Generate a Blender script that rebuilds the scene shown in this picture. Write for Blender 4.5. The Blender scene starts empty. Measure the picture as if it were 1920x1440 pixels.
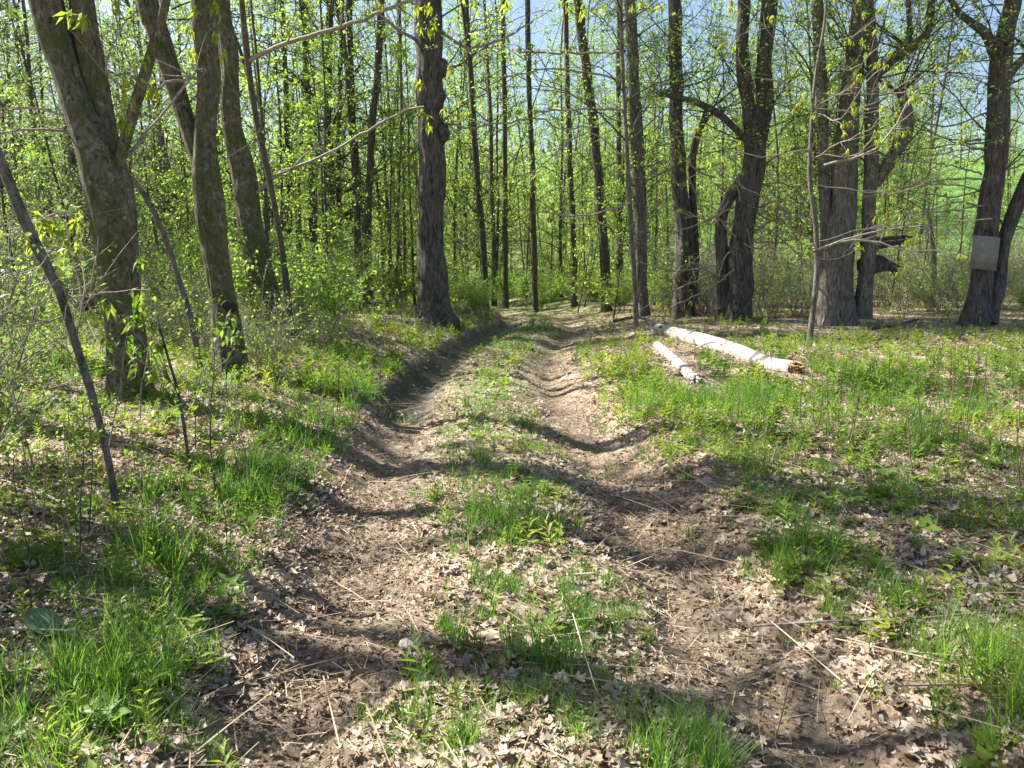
import bpy, math, random
import numpy as np
from mathutils import Vector
random.seed(7); RNG = np.random.default_rng(11)
S = bpy.context.scene
COL = S.collection
R = math.radians
# ---------------------------------------------------------------- camera, sky, sun, exposure
PITCH = R(8.0); CAMZ = 1.6; FPX = 1500.0          # focal length in pixels of the 1920 px photograph
cam = bpy.data.objects.new('camera', bpy.data.cameras.new('camera')); COL.objects.link(cam)
cam.location = (0, 0, CAMZ); cam.rotation_euler = (R(90) - PITCH, 0, 0)
cam.data.sensor_width = 36; cam.data.lens = 36 * FPX / 1920; cam.data.clip_end = 3000; cam.data.clip_start = 0.05
S.camera = cam
SUN_EL = R(44); SUN_AZ = R(-66)                      # azimuth from +Y towards +X
sunv = Vector((math.sin(SUN_AZ) * math.cos(SUN_EL), math.cos(SUN_AZ) * math.cos(SUN_EL), math.sin(SUN_EL)))
W = bpy.data.worlds.new('World'); S.world = W; W.use_nodes = True
nt = W.node_tree; bg = nt.nodes['Background']
sky = nt.nodes.new('ShaderNodeTexSky'); sky.sky_type = 'NISHITA'; sky.sun_disc = False
sky.sun_elevation = SUN_EL; sky.sun_rotation = SUN_AZ
sky.air_density = 1.0; sky.dust_density = 1.6; sky.ozone_density = 1.2
nt.links.new(sky.outputs[0], bg.inputs[0]); bg.inputs[1].default_value = 0.07
sd = bpy.data.lights.new('sun', 'SUN'); sd.energy = 5.0; sd.angle = R(0.5); sd.color = (1.0, 0.97, 0.90)
sun = bpy.data.objects.new('sun', sd); COL.objects.link(sun); sun.rotation_euler = sunv.to_track_quat('Z', 'Y').to_euler()
S.view_settings.view_transform = 'Standard'; S.view_settings.look = 'None'; S.view_settings.gamma = 1
S.view_settings.exposure = 1.7
try:
    S.cycles.max_bounces = 7; S.cycles.diffuse_bounces = 3; S.cycles.transmission_bounces = 5; S.cycles.glossy_bounces = 2
    S.cycles.transparent_max_bounces = 4
except Exception: pass

# ---------------------------------------------------------------- noise, terrain
TAB = np.random.default_rng(3).random((256, 256))
def vn(x, y):
    x = np.asarray(x, float); y = np.asarray(y, float)
    xi = np.floor(x).astype(int); yi = np.floor(y).astype(int); fx = x - xi; fy = y - yi
    fx = fx * fx * (3 - 2 * fx); fy = fy * fy * (3 - 2 * fy)
    a = TAB[xi & 255, yi & 255]; b = TAB[(xi + 1) & 255, yi & 255]; c = TAB[xi & 255, (yi + 1) & 255]; d = TAB[(xi + 1) & 255, (yi + 1) & 255]
    return (a * (1 - fx) + b * fx) * (1 - fy) + (c * (1 - fx) + d * fx) * fy
def fbm(x, y, o=4):
    s = 0; a = .5
    for i in range(o):
        s = s + a * (vn(x * 2 ** i + 17.3 * i, y * 2 ** i + 9.1 * i) - .5); a *= .5
    return s * 2
def sst(a, b, x):
    t = np.clip((np.asarray(x, float) - a) / (b - a), 0, 1); return t * t * (3 - 2 * t)
TY = [-5, 0, 2.9, 5.6, 7.7, 11.4, 16, 20, 24, 29, 34, 40, 50]
TX = [.3, .2, .12, -.13, -.22, -.38, -.15, .4, .9, .8, -.2, -2.6, -8]
def smooth_curve(ys, xs):
    q = np.linspace(ys[0], ys[-1], 400); v = np.interp(q, ys, xs)
    k = np.ones(17) / 17; v = np.convolve(np.pad(v, 8, mode='edge'), k, mode='valid'); return q, v
CQ, CV = smooth_curve(TY, TX)
def xc(y): return np.interp(y, CQ, CV)
def hgt(x, y, micro=True):
    x = np.asarray(x, float); y = np.asarray(y, float)
    u = x - xc(y) + .12 * fbm(x * .9, y * .9, 2)
    far = 1 - sst(40, 52, y)
    dl = np.interp(y, [0, 4, 8, 11, 20, 26, 34], [.07, .09, .12, .17, .16, .12, .06])
    dr = np.interp(y, [0, 4, 8, 12, 20, 26, 34], [.065, .09, .12, .14, .12, .1, .05])
    z = -far * dl * np.exp(-((u + .9) / .30) ** 2) - far * dr * np.exp(-((u - .9) / .30) ** 2)
    z = z + .04 * far * np.exp(-(u / .5) ** 2)
    bl = np.interp(y, [0, 3, 8, 12, 18, 25, 34, 60], [.08, .10, .22, .32, .44, .44, .3, .2])
    eu = -u + .22 * fbm(x * 1.3, y * 1.3, 3); z = z + bl * (.38 * sst(1.12, 1.36, eu) + .62 * sst(1.2, 2.9, eu)) + .055 * np.clip(-u - 1.6, 0, 16) * (1 - .5 * sst(20, 60, y))
    br = np.interp(y, [0, 3, 8, 12, 20, 30, 60], [.06, .10, .14, .2, .25, .3, .2])
    z = z + br * sst(1.15, np.interp(y, [0, 8, 16], [1.7, 1.8, 3.2]), u) + .012 * np.clip(u - 1.6, 0, 12)
    z = z + .06 * np.exp(-((u - 1.55) / .25) ** 2) * (1 - sst(6, 12, y))
    # ruts step down in shallow potholes
    z = z + .028 * far * np.exp(-((np.abs(u) - .9) / .45) ** 2) * fbm(x * .8 + 7, y * 1.3, 2) + .03 * far * sst(2.4, 1.2, np.abs(u)) * fbm(x * 5.3, y * 4.7 + 12, 3) + .035 * far * sst(2.2, 1.4, np.abs(u)) * fbm(x * 2.1, y * 2.1 + 30, 3) * (1 - .6 * sst(8, 14, y))
    hill = np.clip(y - 52 + .25 * x, 0, 400)
    z = z + 26 * (1 - np.exp(-hill / 95.0)) * np.interp(x, [-200, -20, 10, 60], [.55, .5, .6, 1.15])
    z = z + .10 * fbm(x * .35 + 3, y * .35, 3) * (1 - .6 * np.exp(-(u / 1.4) ** 2))
    if micro:
        m = 1 - sst(16, 40, y)
        z = z + m * (.04 * fbm(x * 2.3, y * 2.3, 3) + .032 * fbm(x * 8, y * 8, 3) + .016 * fbm(x * 27, y * 27, 2))
    return z
def ray(px, py):
    a = (px - 960) / FPX; b = -(py - 720) / FPX
    return np.array([a, math.cos(PITCH) + b * math.sin(PITCH), -math.sin(PITCH) + b * math.cos(PITCH)])
def ground_at(px, py):
    d = ray(px, py); ts = np.concatenate([np.linspace(1, 12, 500), np.linspace(12, 90, 2500)])
    P = np.array([0, 0, CAMZ]) + ts[:, None] * d
    under = np.where(P[:, 2] < hgt(P[:, 0], P[:, 1], False))[0]
    return P[under[0]] if len(under) else P[-1]
def on_plane(px, py, Y):
    d = ray(px, py); t = Y / d[1]; return np.array([0, 0, CAMZ]) + t * d
def gz(x, y): return float(hgt(x, y))

# ---------------------------------------------------------------- mesh helpers
def mesh_from(name, V, tris=None, quads=None, rnd=None, smooth=False, attrs=None):
    me = bpy.data.meshes.new(name); V = np.asarray(V, np.float32)
    T = np.zeros((0, 3), int) if tris is None or len(tris) == 0 else np.asarray(tris)
    Q = np.zeros((0, 4), int) if quads is None or len(quads) == 0 else np.asarray(quads)
    me.vertices.add(len(V)); me.vertices.foreach_set('co', V.ravel())
    lv = np.concatenate([T.ravel(), Q.ravel()]).astype(np.int32)
    me.loops.add(len(lv)); me.loops.foreach_set('vertex_index', lv)
    n = len(T) + len(Q); me.polygons.add(n)
    st = np.concatenate([np.arange(len(T)) * 3, len(T) * 3 + np.arange(len(Q)) * 4]).astype(np.int32)
    me.polygons.foreach_set('loop_start', st)
    if smooth: me.polygons.foreach_set('use_smooth', np.ones(n, bool))
    me.update(calc_edges=True)
    A = dict(attrs or {})
    if rnd is not None: A['rnd'] = rnd
    for k, v in A.items():
        at = me.attributes.new(k, 'FLOAT', 'POINT'); at.data.foreach_set('value', np.asarray(v, np.float32))
    return me
def link(name, me, mat=None, parent=None, loc=None):
    o = bpy.data.objects.new(name, me); COL.objects.link(o)
    if mat and not me.materials: me.materials.append(mat)
    if parent: o.parent = parent
    if loc is not None: o.location = loc
    return o
def tag(o, label=None, cat=None, group=None, kind=None):
    for k, v in (('label', label), ('category', cat), ('group', group), ('kind', kind)):
        if v: o[k] = v
    return o
def empty(name, loc, rz=0, **kw):
    o = bpy.data.objects.new(name, None); COL.objects.link(o); o.location = loc; o.rotation_euler.z = rz
    o.empty_display_size = .2
    return tag(o, **kw)
def copy_tree(o):
    c = o.copy(); COL.objects.link(c)
    for ch in o.children:
        d = ch.copy(); COL.objects.link(d); d.parent = c
    return c
class Tubes:
    def __init__(s): s.V = []; s.Q = []; s.T = []; s.n = 0
    def add(s, P, rad, sides=5, relief=None, cap=False):
        P = np.asarray(P, float); rad = np.asarray(rad, float); n = len(P)
        t = np.gradient(P, axis=0); t /= np.linalg.norm(t, axis=1)[:, None] + 1e-9
        m = t.mean(0); ref = np.array([0, 0, 1.]) if abs(m[2]) < .75 * np.linalg.norm(m) + 1e-9 else np.array([0, 1., 0])
        a = np.cross(t, ref); a /= np.linalg.norm(a, axis=1)[:, None] + 1e-9
        b = np.cross(t, a)
        ang = np.linspace(0, 2 * np.pi, sides, endpoint=False)
        rr = rad[:, None] * np.ones(sides)
        if relief is not None: rr = rr * relief(ang, P)
        V = P[:, None] + rr[..., None] * (np.cos(ang)[None, :, None] * a[:, None] + np.sin(ang)[None, :, None] * b[:, None])
        s.V.append(V.reshape(-1, 3))
        i = np.arange(n - 1)[:, None] * sides; j = np.arange(sides)[None]; k = (j + 1) % sides
        q = np.stack([i + j, i + k, i + sides + k, i + sides + j], -1).reshape(-1, 4) + s.n
        s.Q.append(q)
        if cap:
            for ring, rev in ((0, 1), (n - 1, 0)):
                c = s.n + n * sides + (0 if ring == 0 else 1)
                jj = s.n + ring * sides + np.arange(sides); kk = np.roll(jj, -1)
                s.T.append(np.stack([jj, kk, np.full(sides, c)], -1))
            s.V.append(P[[0, -1]]); s.n += 2
        s.n += n * sides
    def mesh(s, name):
        return mesh_from(name, np.concatenate(s.V), np.concatenate(s.T) if s.T else None, np.concatenate(s.Q), smooth=True)
def catmull(P, step):
    P = np.asarray(P, float)
    if len(P) < 3:
        n = max(2, int(np.linalg.norm(P[-1, :3] - P[0, :3]) / step) + 1); w = np.linspace(0, 1, n)[:, None]; return P[0] * (1 - w) + P[-1] * w
    Q = np.vstack([2 * P[0] - P[1], P, 2 * P[-1] - P[-2]]); out = []
    for i in range(1, len(Q) - 2):
        p0, p1, p2, p3 = Q[i - 1], Q[i], Q[i + 1], Q[i + 2]
        n = max(2, int(np.linalg.norm((p2 - p1)[:3]) / step)); t = np.linspace(0, 1, n, endpoint=False)[:, None]
        out.append(.5 * (2 * p1 + (p2 - p0) * t + (2 * p0 - 5 * p1 + 4 * p2 - p3) * t ** 2 + (3 * p1 - p0 - 3 * p2 + p3) * t ** 3))
    out.append(P[-1:]); return np.concatenate(out)
def rotmats(yaw, pitch, roll):
    cy, sy, cp, sp, cr, sr = np.cos(yaw), np.sin(yaw), np.cos(pitch), np.sin(pitch), np.cos(roll), np.sin(roll)
    z = np.zeros_like(cy); o = np.ones_like(cy)
    Rz = np.stack([cy, -sy, z, sy, cy, z, z, z, o], -1).reshape(-1, 3, 3)
    Rx = np.stack([o, z, z, z, cp, -sp, z, sp, cp], -1).reshape(-1, 3, 3)
    Ry = np.stack([cr, z, sr, z, o, z, -sr, z, cr], -1).reshape(-1, 3, 3)
    return Rz @ Rx @ Ry
def scatter(PV, PT, pos, yaw, pitch, roll, scale, rnd=None):
    N = len(pos); M = rotmats(yaw, pitch, roll)
    sc = np.asarray(scale); sc = sc[:, None, None] if sc.ndim == 1 else sc[:, None, :]
    V = np.einsum('nij,nkj->nki', M, PV[None] * sc) + pos[:, None]
    T = (PT[None] + (np.arange(N) * len(PV))[:, None, None]).reshape(-1, 3)
    r = RNG.random(N) if rnd is None else rnd
    return V.reshape(-1, 3), T, np.repeat(r, len(PV))
def join(parts):
    Vs, Ts, Rs = [], [], []; n = 0
    for V, T, r in parts:
        Vs.append(V); Ts.append(T + n); Rs.append(r); n += len(V)
    return np.concatenate(Vs), np.concatenate(Ts), np.concatenate(Rs)
KITE_V = np.array([[0, 0, 0], [.33, .42, .07], [0, 1, -.06], [-.33, .42, .07]]); KITE_T = np.array([[0, 1, 2], [0, 2, 3]])
def lobed(lobes, depth, curl, seed, sharp=1.0):
    r = np.random.default_rng(seed); n = lobes * 4; a = np.linspace(0, 2 * np.pi, n, endpoint=False)
    rad = .5 * (1 - depth * (.5 - .5 * np.cos(a * lobes)) ** sharp) * (1 + .12 * r.standard_normal(n))
    x = rad * np.cos(a) * .8; y = rad * np.sin(a)
    z = .7 * curl * (x * x * r.uniform(.3, 2.2) + y * y * r.uniform(-1, 2.0)) + .06 * curl * r.standard_normal(n)
    V = np.vstack([[0, 0, 0], np.stack([x, y, z], -1)]); i = np.arange(n)
    T = np.stack([np.zeros(n, int), 1 + i, 1 + (i + 1) % n], -1); return V, T

# ---------------------------------------------------------------- materials
def mat(name):
    m = bpy.data.materials.new(name); m.use_nodes = True; n = m.node_tree.nodes; n.clear()
    out = n.new('ShaderNodeOutputMaterial'); return m, m.node_tree, n, out
def ramp(n, stops, interp='LINEAR'):
    r = n.new('ShaderNodeValToRGB'); e = r.color_ramp.elements; r.color_ramp.interpolation = interp
    while len(e) < len(stops): e.new(.5)
    for el, (p, c) in zip(e, stops): el.position = p; el.color = (*c, 1)
    return r
def noise(nt, scale, detail=4, vec=None, rough=.6):
    t = nt.nodes.new('ShaderNodeTexNoise'); t.inputs['Scale'].default_value = scale; t.inputs['Detail'].default_value = detail
    t.inputs['Roughness'].default_value = rough
    if vec is not None: nt.links.new(vec, t.inputs['Vector'])
    return t
def leaf_mat(name, stops, trans=.5, gloss=.25, tmul=(1.5, 1.5, .7)):
    m, nt, n, out = mat(name); L = nt.links.new
    at = n.new('ShaderNodeAttribute'); at.attribute_name = 'rnd'
    oi = n.new('ShaderNodeObjectInfo'); ma = n.new('ShaderNodeMath'); ma.operation = 'MULTIPLY_ADD'
    ma.inputs[1].default_value = .35; L(oi.outputs['Random'], ma.inputs[0])
    mm = n.new('ShaderNodeMath'); mm.operation = 'MULTIPLY'; mm.inputs[1].default_value = .65; L(at.outputs['Fac'], mm.inputs[0]); L(mm.outputs[0], ma.inputs[2])
    rp = ramp(n, stops); L(ma.outputs[0], rp.inputs[0])
    p = n.new('ShaderNodeBsdfPrincipled'); p.inputs['Roughness'].default_value = .5; p.inputs['Specular IOR Level'].default_value = gloss
    L(rp.outputs[0], p.inputs['Base Color'])
    tm = n.new('ShaderNodeMix'); tm.data_type = 'RGBA'; tm.blend_type = 'MULTIPLY'; tm.inputs[0].default_value = 1; L(rp.outputs[0], tm.inputs[6]); tm.inputs[7].default_value = (*tmul, 1)
    tr = n.new('ShaderNodeBsdfTranslucent'); L(tm.outputs[2], tr.inputs[0])
    mx = n.new('ShaderNodeMixShader'); mx.inputs[0].default_value = trans; L(p.outputs[0], mx.inputs[1]); L(tr.outputs[0], mx.inputs[2])
    L(mx.outputs[0], out.inputs[0]); return m
def bark_mat(name, dark, light, moss=None, moss_amt=0.0, scale=1.0, bump=.6, lichen=0.0, zs=.2):
    m, nt, n, out = mat(name); L = nt.links.new
    tc = n.new('ShaderNodeTexCoord'); mp = n.new('ShaderNodeMapping'); mp.inputs['Scale'].default_value = (1, 1, zs); L(tc.outputs['Object'], mp.inputs[0])
    a = noise(nt, 22 * scale, 8, mp.outputs[0], .7); b = noise(nt, 3.5, 5, tc.outputs['Object'], .65); c = noise(nt, 60 * scale, 3, tc.outputs['Object'])
    add = n.new('ShaderNodeMath'); add.operation = 'MULTIPLY_ADD'; add.inputs[1].default_value = .35; L(c.outputs[0], add.inputs[0]); L(a.outputs[0], add.inputs[2])
    rp = ramp(n, [(.52, dark), (.64, tuple(.5 * (d + l) for d, l in zip(dark, light))), (.78, light)]); L(add.outputs[0], rp.inputs[0])
    col = rp.outputs[0]
    if lichen > 0:
        lr = ramp(n, [(.56, (0, 0, 0)), (.64, (1, 1, 1))]); ln = noise(nt, 9, 6, tc.outputs['Object'], .7); L(ln.outputs[0], lr.inputs[0])
        lm = n.new('ShaderNodeMath'); lm.operation = 'MULTIPLY'; lm.inputs[1].default_value = lichen; L(lr.outputs[0], lm.inputs[0])
        x = n.new('ShaderNodeMix'); x.data_type = 'RGBA'; L(lm.outputs[0], x.inputs[0]); L(col, x.inputs[6]); x.inputs[7].default_value = (.30, .31, .26, 1); col = x.outputs[2]
    if moss_amt > 0:
        mr = ramp(n, [(.42, (0, 0, 0)), (.62, (1, 1, 1))]); L(b.outputs[0], mr.inputs[0])
        lm = n.new('ShaderNodeMath'); lm.operation = 'MULTIPLY'; lm.inputs[1].default_value = moss_amt; L(mr.outputs[0], lm.inputs[0])
        x = n.new('ShaderNodeMix'); x.data_type = 'RGBA'; L(lm.outputs[0], x.inputs[0]); L(col, x.inputs[6]); x.inputs[7].default_value = (*moss, 1); col = x.outputs[2]
    p = n.new('ShaderNodeBsdfPrincipled'); p.inputs['Roughness'].default_value = .9; p.inputs['Specular IOR Level'].default_value = .2; L(col, p.inputs['Base Color'])
    bp = n.new('ShaderNodeBump'); bp.inputs['Strength'].default_value = bump; bp.inputs['Distance'].default_value = .03; L(add.outputs[0], bp.inputs['Height']); L(bp.outputs[0], p.inputs['Normal'])
    L(p.outputs[0], out.inputs[0]); return m
M_moss = bark_mat('bark_mossy', (.026, .022, .014), (.19, .17, .115), (.07, .09, .024), .85, 1.3, 1, .7, zs=.4)
M_dark = bark_mat('bark_dark', (.016, .012, .010), (.145, .13, .115), (.035, .042, .018), .25, .8, 1, .12)
M_grey = bark_mat('bark_grey', (.034, .028, .022), (.215, .195, .165), (.06, .07, .03), .25, 1.0, 1, .3)
M_slim = bark_mat('bark_slim', (.028, .025, .018), (.13, .115, .085), (.045, .06, .022), .4, 2.0, .4, .4)
M_twig = bark_mat('bark_twig', (.10, .08, .06), (.38, .33, .27), None, 0, 3.0, .2)
LM_far = leaf_mat('leaf_spring', [(.0, (.11, .18, .045)), (.5, (.20, .28, .065)), (1, (.34, .38, .11))], .62, .3, (1.8, 1.95, 1.15))
LM_near = leaf_mat('leaf_young_maple', [(.0, (.16, .22, .03)), (.6, (.27, .33, .05)), (1, (.38, .38, .07))], .55)
LM_shrub = leaf_mat('leaf_shrub', [(.0, (.075, .15, .035)), (.5, (.145, .245, .05)), (1, (.28, .36, .08))], .6, .25, (1.75, 1.85, .95))
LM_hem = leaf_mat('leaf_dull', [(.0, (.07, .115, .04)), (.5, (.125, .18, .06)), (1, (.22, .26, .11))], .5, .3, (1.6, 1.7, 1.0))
GM = leaf_mat('grass_blade', [(.0, (.05, .12, .024)), (.5, (.105, .215, .045)), (.92, (.22, .32, .06)), (1, (.45, .38, .2))], .5)
HM = leaf_mat('herb_leaf', [(.0, (.06, .13, .025)), (.5, (.15, .24, .04)), (1, (.32, .36, .06))], .5)
LIT = leaf_mat('dead_leaf', [(.0, (.09, .06, .04)), (.25, (.19, .135, .09)), (.55, (.385, .315, .23)), (.8, (.59, .515, .42)), (1, (.78, .73, .65))], .25, .2, (1, .8, .6))
STRAW = leaf_mat('dry_straw', [(.0, (.16, .1, .06)), (.5, (.38, .28, .18)), (1, (.62, .52, .4))], .1, .2)

# ---------------------------------------------------------------- ground sheet
def axis(dense0, dense1, step, lo, hi, g):
    a = list(np.arange(dense0, dense1, step)); s = step; v = a[-1]
    while v < hi: s *= g; v += s; a.append(v)
    s = step; v = a[0]; b = []
    while v > lo: s *= g; v -= s; b.append(v)
    return np.array(b[::-1] + a)
gx = axis(-3.6, 3.6, .03, -320, 320, 1.055)
gy = [1.4]
while gy[-1] < 420: gy.append(gy[-1] + max(.02, .0085 * gy[-1]))
gy = np.array([-60, -30, -15, -8, -4, -2, -.6, .2, .8] + gy)
X, Y = np.meshgrid(gx, gy); nx, ny = len(gx), len(gy)
Z = hgt(X, Y)
i = (np.arange(ny - 1)[:, None] * nx + np.arange(nx - 1)[None]).ravel()
quads = np.stack([i, i + 1, i + nx + 1, i + nx], -1)
U = X - xc(Y) + .25 * fbm(X * .8, Y * .8, 3)
def soil_f(x, y):
    u = x - xc(y) + .3 * fbm(x * 1.1, y * 1.1, 3)
    a = np.exp(-((np.abs(u) - .92) / .33) ** 4)
    return np.clip(a, 0, 1) * (1 - .75 * sst(22, 30, y))
def mud_f(x, y):
    u = x - xc(y) + .2 * fbm(x * 1.5, y * 1.5, 3)
    return np.exp(-((u + 1.0) / .36) ** 4) * sst(8.0, 10, y) * (1 - sst(25, 28, y))
grn = np.maximum(sst(48, 58, Y) * (.5 + .5 * sst(8, 16, X)), .6 * sst(25, 36, Y) * (X < .2 * Y))
me = mesh_from('ground', np.stack([X, Y, Z], -1).reshape(-1, 3), None, quads, smooth=True,
               attrs={'soil': soil_f(X, Y).ravel(), 'mud': mud_f(X, Y).ravel(), 'field': grn.ravel(), 'strip': (np.exp(-((X - xc(Y)) / .5) ** 2) * sst(4, 9, Y) * (1 - sst(26, 32, Y))).ravel()})
def ground_mat():
    m, nt, n, out = mat('forest_floor'); L = nt.links.new
    geo = n.new('ShaderNodeNewGeometry'); P = geo.outputs['Position']
    def att(k): a = n.new('ShaderNodeAttribute'); a.attribute_name = k; return a.outputs['Fac']
    def mix(f, a, b):
        x = n.new('ShaderNodeMix'); x.data_type = 'RGBA'; L(f, x.inputs[0])
        for s, v in ((6, a), (7, b)):
            if isinstance(v, tuple): x.inputs[s].default_value = (*v, 1)
            else: L(v, x.inputs[s])
        return x.outputs[2]
    dn = noise(nt, 9, 3, P); vm = n.new('ShaderNodeMix'); vm.data_type = 'VECTOR'; vm.inputs[0].default_value = .06; L(P, vm.inputs[4]); L(dn.outputs['Color'], vm.inputs[5])
    def vor(sc):
        v = n.new('ShaderNodeTexVoronoi'); v.inputs['Scale'].default_value = sc; L(vm.outputs[1], v.inputs['Vector'])
        s = n.new('ShaderNodeSeparateColor'); L(v.outputs['Color'], s.inputs[0]); return s.outputs[0], v.outputs['Distance']
    c1, d1 = vor(17); c2, d2 = vor(34)
    st = [(.0, (.08, .055, .035)), (.3, (.22, .15, .1)), (.6, (.42, .31, .22)), (.9, (.58, .47, .37)), (1, (.68, .6, .51))]
    r1 = ramp(n, st, 'CONSTANT' if 0 else 'LINEAR'); L(c1, r1.inputs[0]); r2 = ramp(n, st); L(c2, r2.inputs[0])
    nb = noise(nt, 14, 4, P); fr = ramp(n, [(.45, (0, 0, 0)), (.55, (1, 1, 1))]); L(nb.outputs[0], fr.inputs[0])
    litter = mix(fr.outputs[0], r1.outputs[0], r2.outputs[0])
    ns = noise(nt, 26, 9, P, .75); rs = ramp(n, [(.34, (.045, .034, .023)), (.5, (.17, .13, .087)), (.68, (.35, .28, .2))]); L(ns.outputs[0], rs.inputs[0])
    nbig = noise(nt, 1.6, 4, P); rb = ramp(n, [(.35, (.62, .6, .58)), (.65, (1.05, 1.03, 1))]); L(nbig.outputs[0], rb.inputs[0])
    sm = n.new('ShaderNodeMath'); sm.operation = 'MULTIPLY'; sm.inputs[1].default_value = .8; L(att('soil'), sm.inputs[0])
    col = mix(sm.outputs[0], litter, rs.outputs[0])
    mb = n.new('ShaderNodeMix'); mb.data_type = 'RGBA'; mb.blend_type = 'MULTIPLY'; mb.inputs[0].default_value = 1; L(col, mb.inputs[6]); L(rb.outputs[0], mb.inputs[7]); col = mb.outputs[2]
    gn = noise(nt, 2.2, 6, P, .7); gr = ramp(n, [(.3, (.05, .12, .02)), (.55, (.1, .2, .035)), (.75, (.2, .24, .06))]); L(gn.outputs[0], gr.inputs[0])
    # moss and low green film in patches away from the wheel ruts
    gp = noise(nt, 5, 7, P, .75); gf = ramp(n, [(.53, (0, 0, 0)), (.7, (.35, .35, .35))]); L(gp.outputs[0], gf.inputs[0])
    inv = n.new('ShaderNodeMath'); inv.operation = 'SUBTRACT'; inv.inputs[0].default_value = 1; L(att('soil'), inv.inputs[1])
    gm = n.new('ShaderNodeMath'); gm.operation = 'MULTIPLY'; L(gf.outputs[0], gm.inputs[0]); L(inv.outputs[0], gm.inputs[1])
    st_ = n.new('ShaderNodeMath'); st_.operation = 'MULTIPLY'; st_.inputs[1].default_value = .55; L(att('strip'), st_.inputs[0]); col = mix(gm.outputs[0], col, gr.outputs[0]); col = mix(st_.outputs[0], col, gr.outputs[0]); col = mix(att('field'), col, gr.outputs[0])
    mudn = ramp(n, [(.35, (.010, .008, .007)), (.65, (.035, .028, .022))]); L(ns.outputs[0], mudn.inputs[0])
    col = mix(att('mud'), col, mudn.outputs[0])
    p = n.new('ShaderNodeBsdfPrincipled'); p.inputs['Specular IOR Level'].default_value = .3; L(col, p.inputs['Base Color'])
    rr = n.new('ShaderNodeMapRange'); rr.inputs[3].default_value = .95; rr.inputs[4].default_value = .42; L(att('mud'), rr.inputs[0]); L(rr.outputs[0], p.inputs['Roughness'])
    ad = n.new('ShaderNodeMath'); ad.operation = 'MULTIPLY_ADD'; ad.inputs[1].default_value = .5; L(c1, ad.inputs[0]); L(ns.outputs[0], ad.inputs[2])
    bp = n.new('ShaderNodeBump'); bp.inputs['Strength'].default_value = .7; bp.inputs['Distance'].default_value = .03; L(ad.outputs[0], bp.inputs['Height']); L(bp.outputs[0], p.inputs['Normal'])
    L(p.outputs[0], out.inputs[0]); return m
tag(link('ground', me, ground_mat()), kind='structure')

# ---------------------------------------------------------------- tree growth
def branch_path(p, d, length, n, wob, up, rng):
    P = [np.array(p, float)]; d = np.array(d, float); d /= np.linalg.norm(d)
    for _ in range(n):
        d = d + wob * rng.standard_normal(3) + np.array([0, 0, up]); d /= np.linalg.norm(d); P.append(P[-1] + d * length / n)
    return np.array(P), d
def grow(tb, leaves, p, d, length, r, level, rng, up=.05, wob=.14, nb=5, lpt=8, droop=0.0, spread=.9, shrink=.5):
    """one branch and its sub-branches; leaf anchors go into leaves"""
    n = 6 if level > 0 else 4
    P, _ = branch_path(p, d, length, n, wob, up, rng)
    rad = np.linspace(r, r * .35, n + 1)
    tb.add(P, rad, 5 if level > 1 else (4 if level == 1 else 3))
    if level == 0:
        t = rng.random(lpt) ** .7 * n; i0 = np.minimum(t.astype(int), n - 1); f = (t - i0)[:, None]
        leaves.append(P[i0] * (1 - f) + P[i0 + 1] * f + rng.normal(0, .035, (lpt, 3)) - np.array([0, 0, droop])); return
    for k in range(nb):
        t = rng.uniform(.25, 1) * n; j = min(int(t), n - 1); q = P[j] + (P[j + 1] - P[j]) * (t - j)
        ax = P[j + 1] - P[j]; ax /= np.linalg.norm(ax); v = rng.standard_normal(3); v -= ax * v.dot(ax); v /= np.linalg.norm(v)
        grow(tb, leaves, q, ax * (1 - .35 * spread) + v * spread + np.array([0, 0, .1]), length * shrink * rng.uniform(.6, 1.2), r * .45, level - 1, rng, up, wob * 1.2, max(3, nb - 1), lpt, droop, spread, shrink)
def leaf_mesh(name, anchors, size, rng, flat=.6, shape=None):
    A = np.concatenate(anchors) if isinstance(anchors, list) else anchors; N = len(A); PV, PT = shape or (KITE_V, KITE_T)
    V, T, r = scatter(PV, PT, A, rng.uniform(0, 6.28, N), rng.normal(-.3, flat, N), rng.normal(0, flat, N), size * (.4 + 1.05 * rng.random(N) ** 1.3), rng.random(N))
    return mesh_from(name, V, T, rnd=r)
def upright(name, label, H, r0, z0, nbr, blen, rng, lsize, lpt, lean=.02, bmat=None, lmat=None, sides=9, level=1, nb=5, clump=1.0):
    """a whole slim tree: trunk, branches, crown; returns its Empty"""
    root = empty(name, (0, 0, 0)); tag(root, label, 'tree')
    n = int(H / .6); P, _ = branch_path((0, 0, -.25), (rng.normal(0, lean), rng.normal(0, lean), 1), H, n, .028, .01, rng)
    rad = r0 * (1 - np.linspace(0, .9, n + 1) ** 1.2); rad[0] *= 1.5
    tb = Tubes(); tb.add(P, rad, sides); tk = link('trunk', tb.mesh('trunk'), bmat, root)
    tb = Tubes(); lv = []
    for k in range(nbr):
        z = z0 + (H - z0) * (k + rng.random()) / nbr; j = min(int((z + .25) / H * n), n - 1); q = P[j]; a = rng.uniform(0, 6.28)
        f = (z - z0) / (H - z0); L = blen * (1 - .55 * f) * rng.uniform(.5, 1.25)
        grow(tb, lv, q, (math.cos(a), math.sin(a), rng.uniform(.15, .9)), L, max(.006, rad[j] * .38), level, rng, .03, .13, nb, lpt)
    link('branches', tb.mesh('branches'), bmat, root)
    link('crown', leaf_mesh('crown', lv, lsize, rng), lmat, root)
    return root
rg = np.random.default_rng(5)
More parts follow.
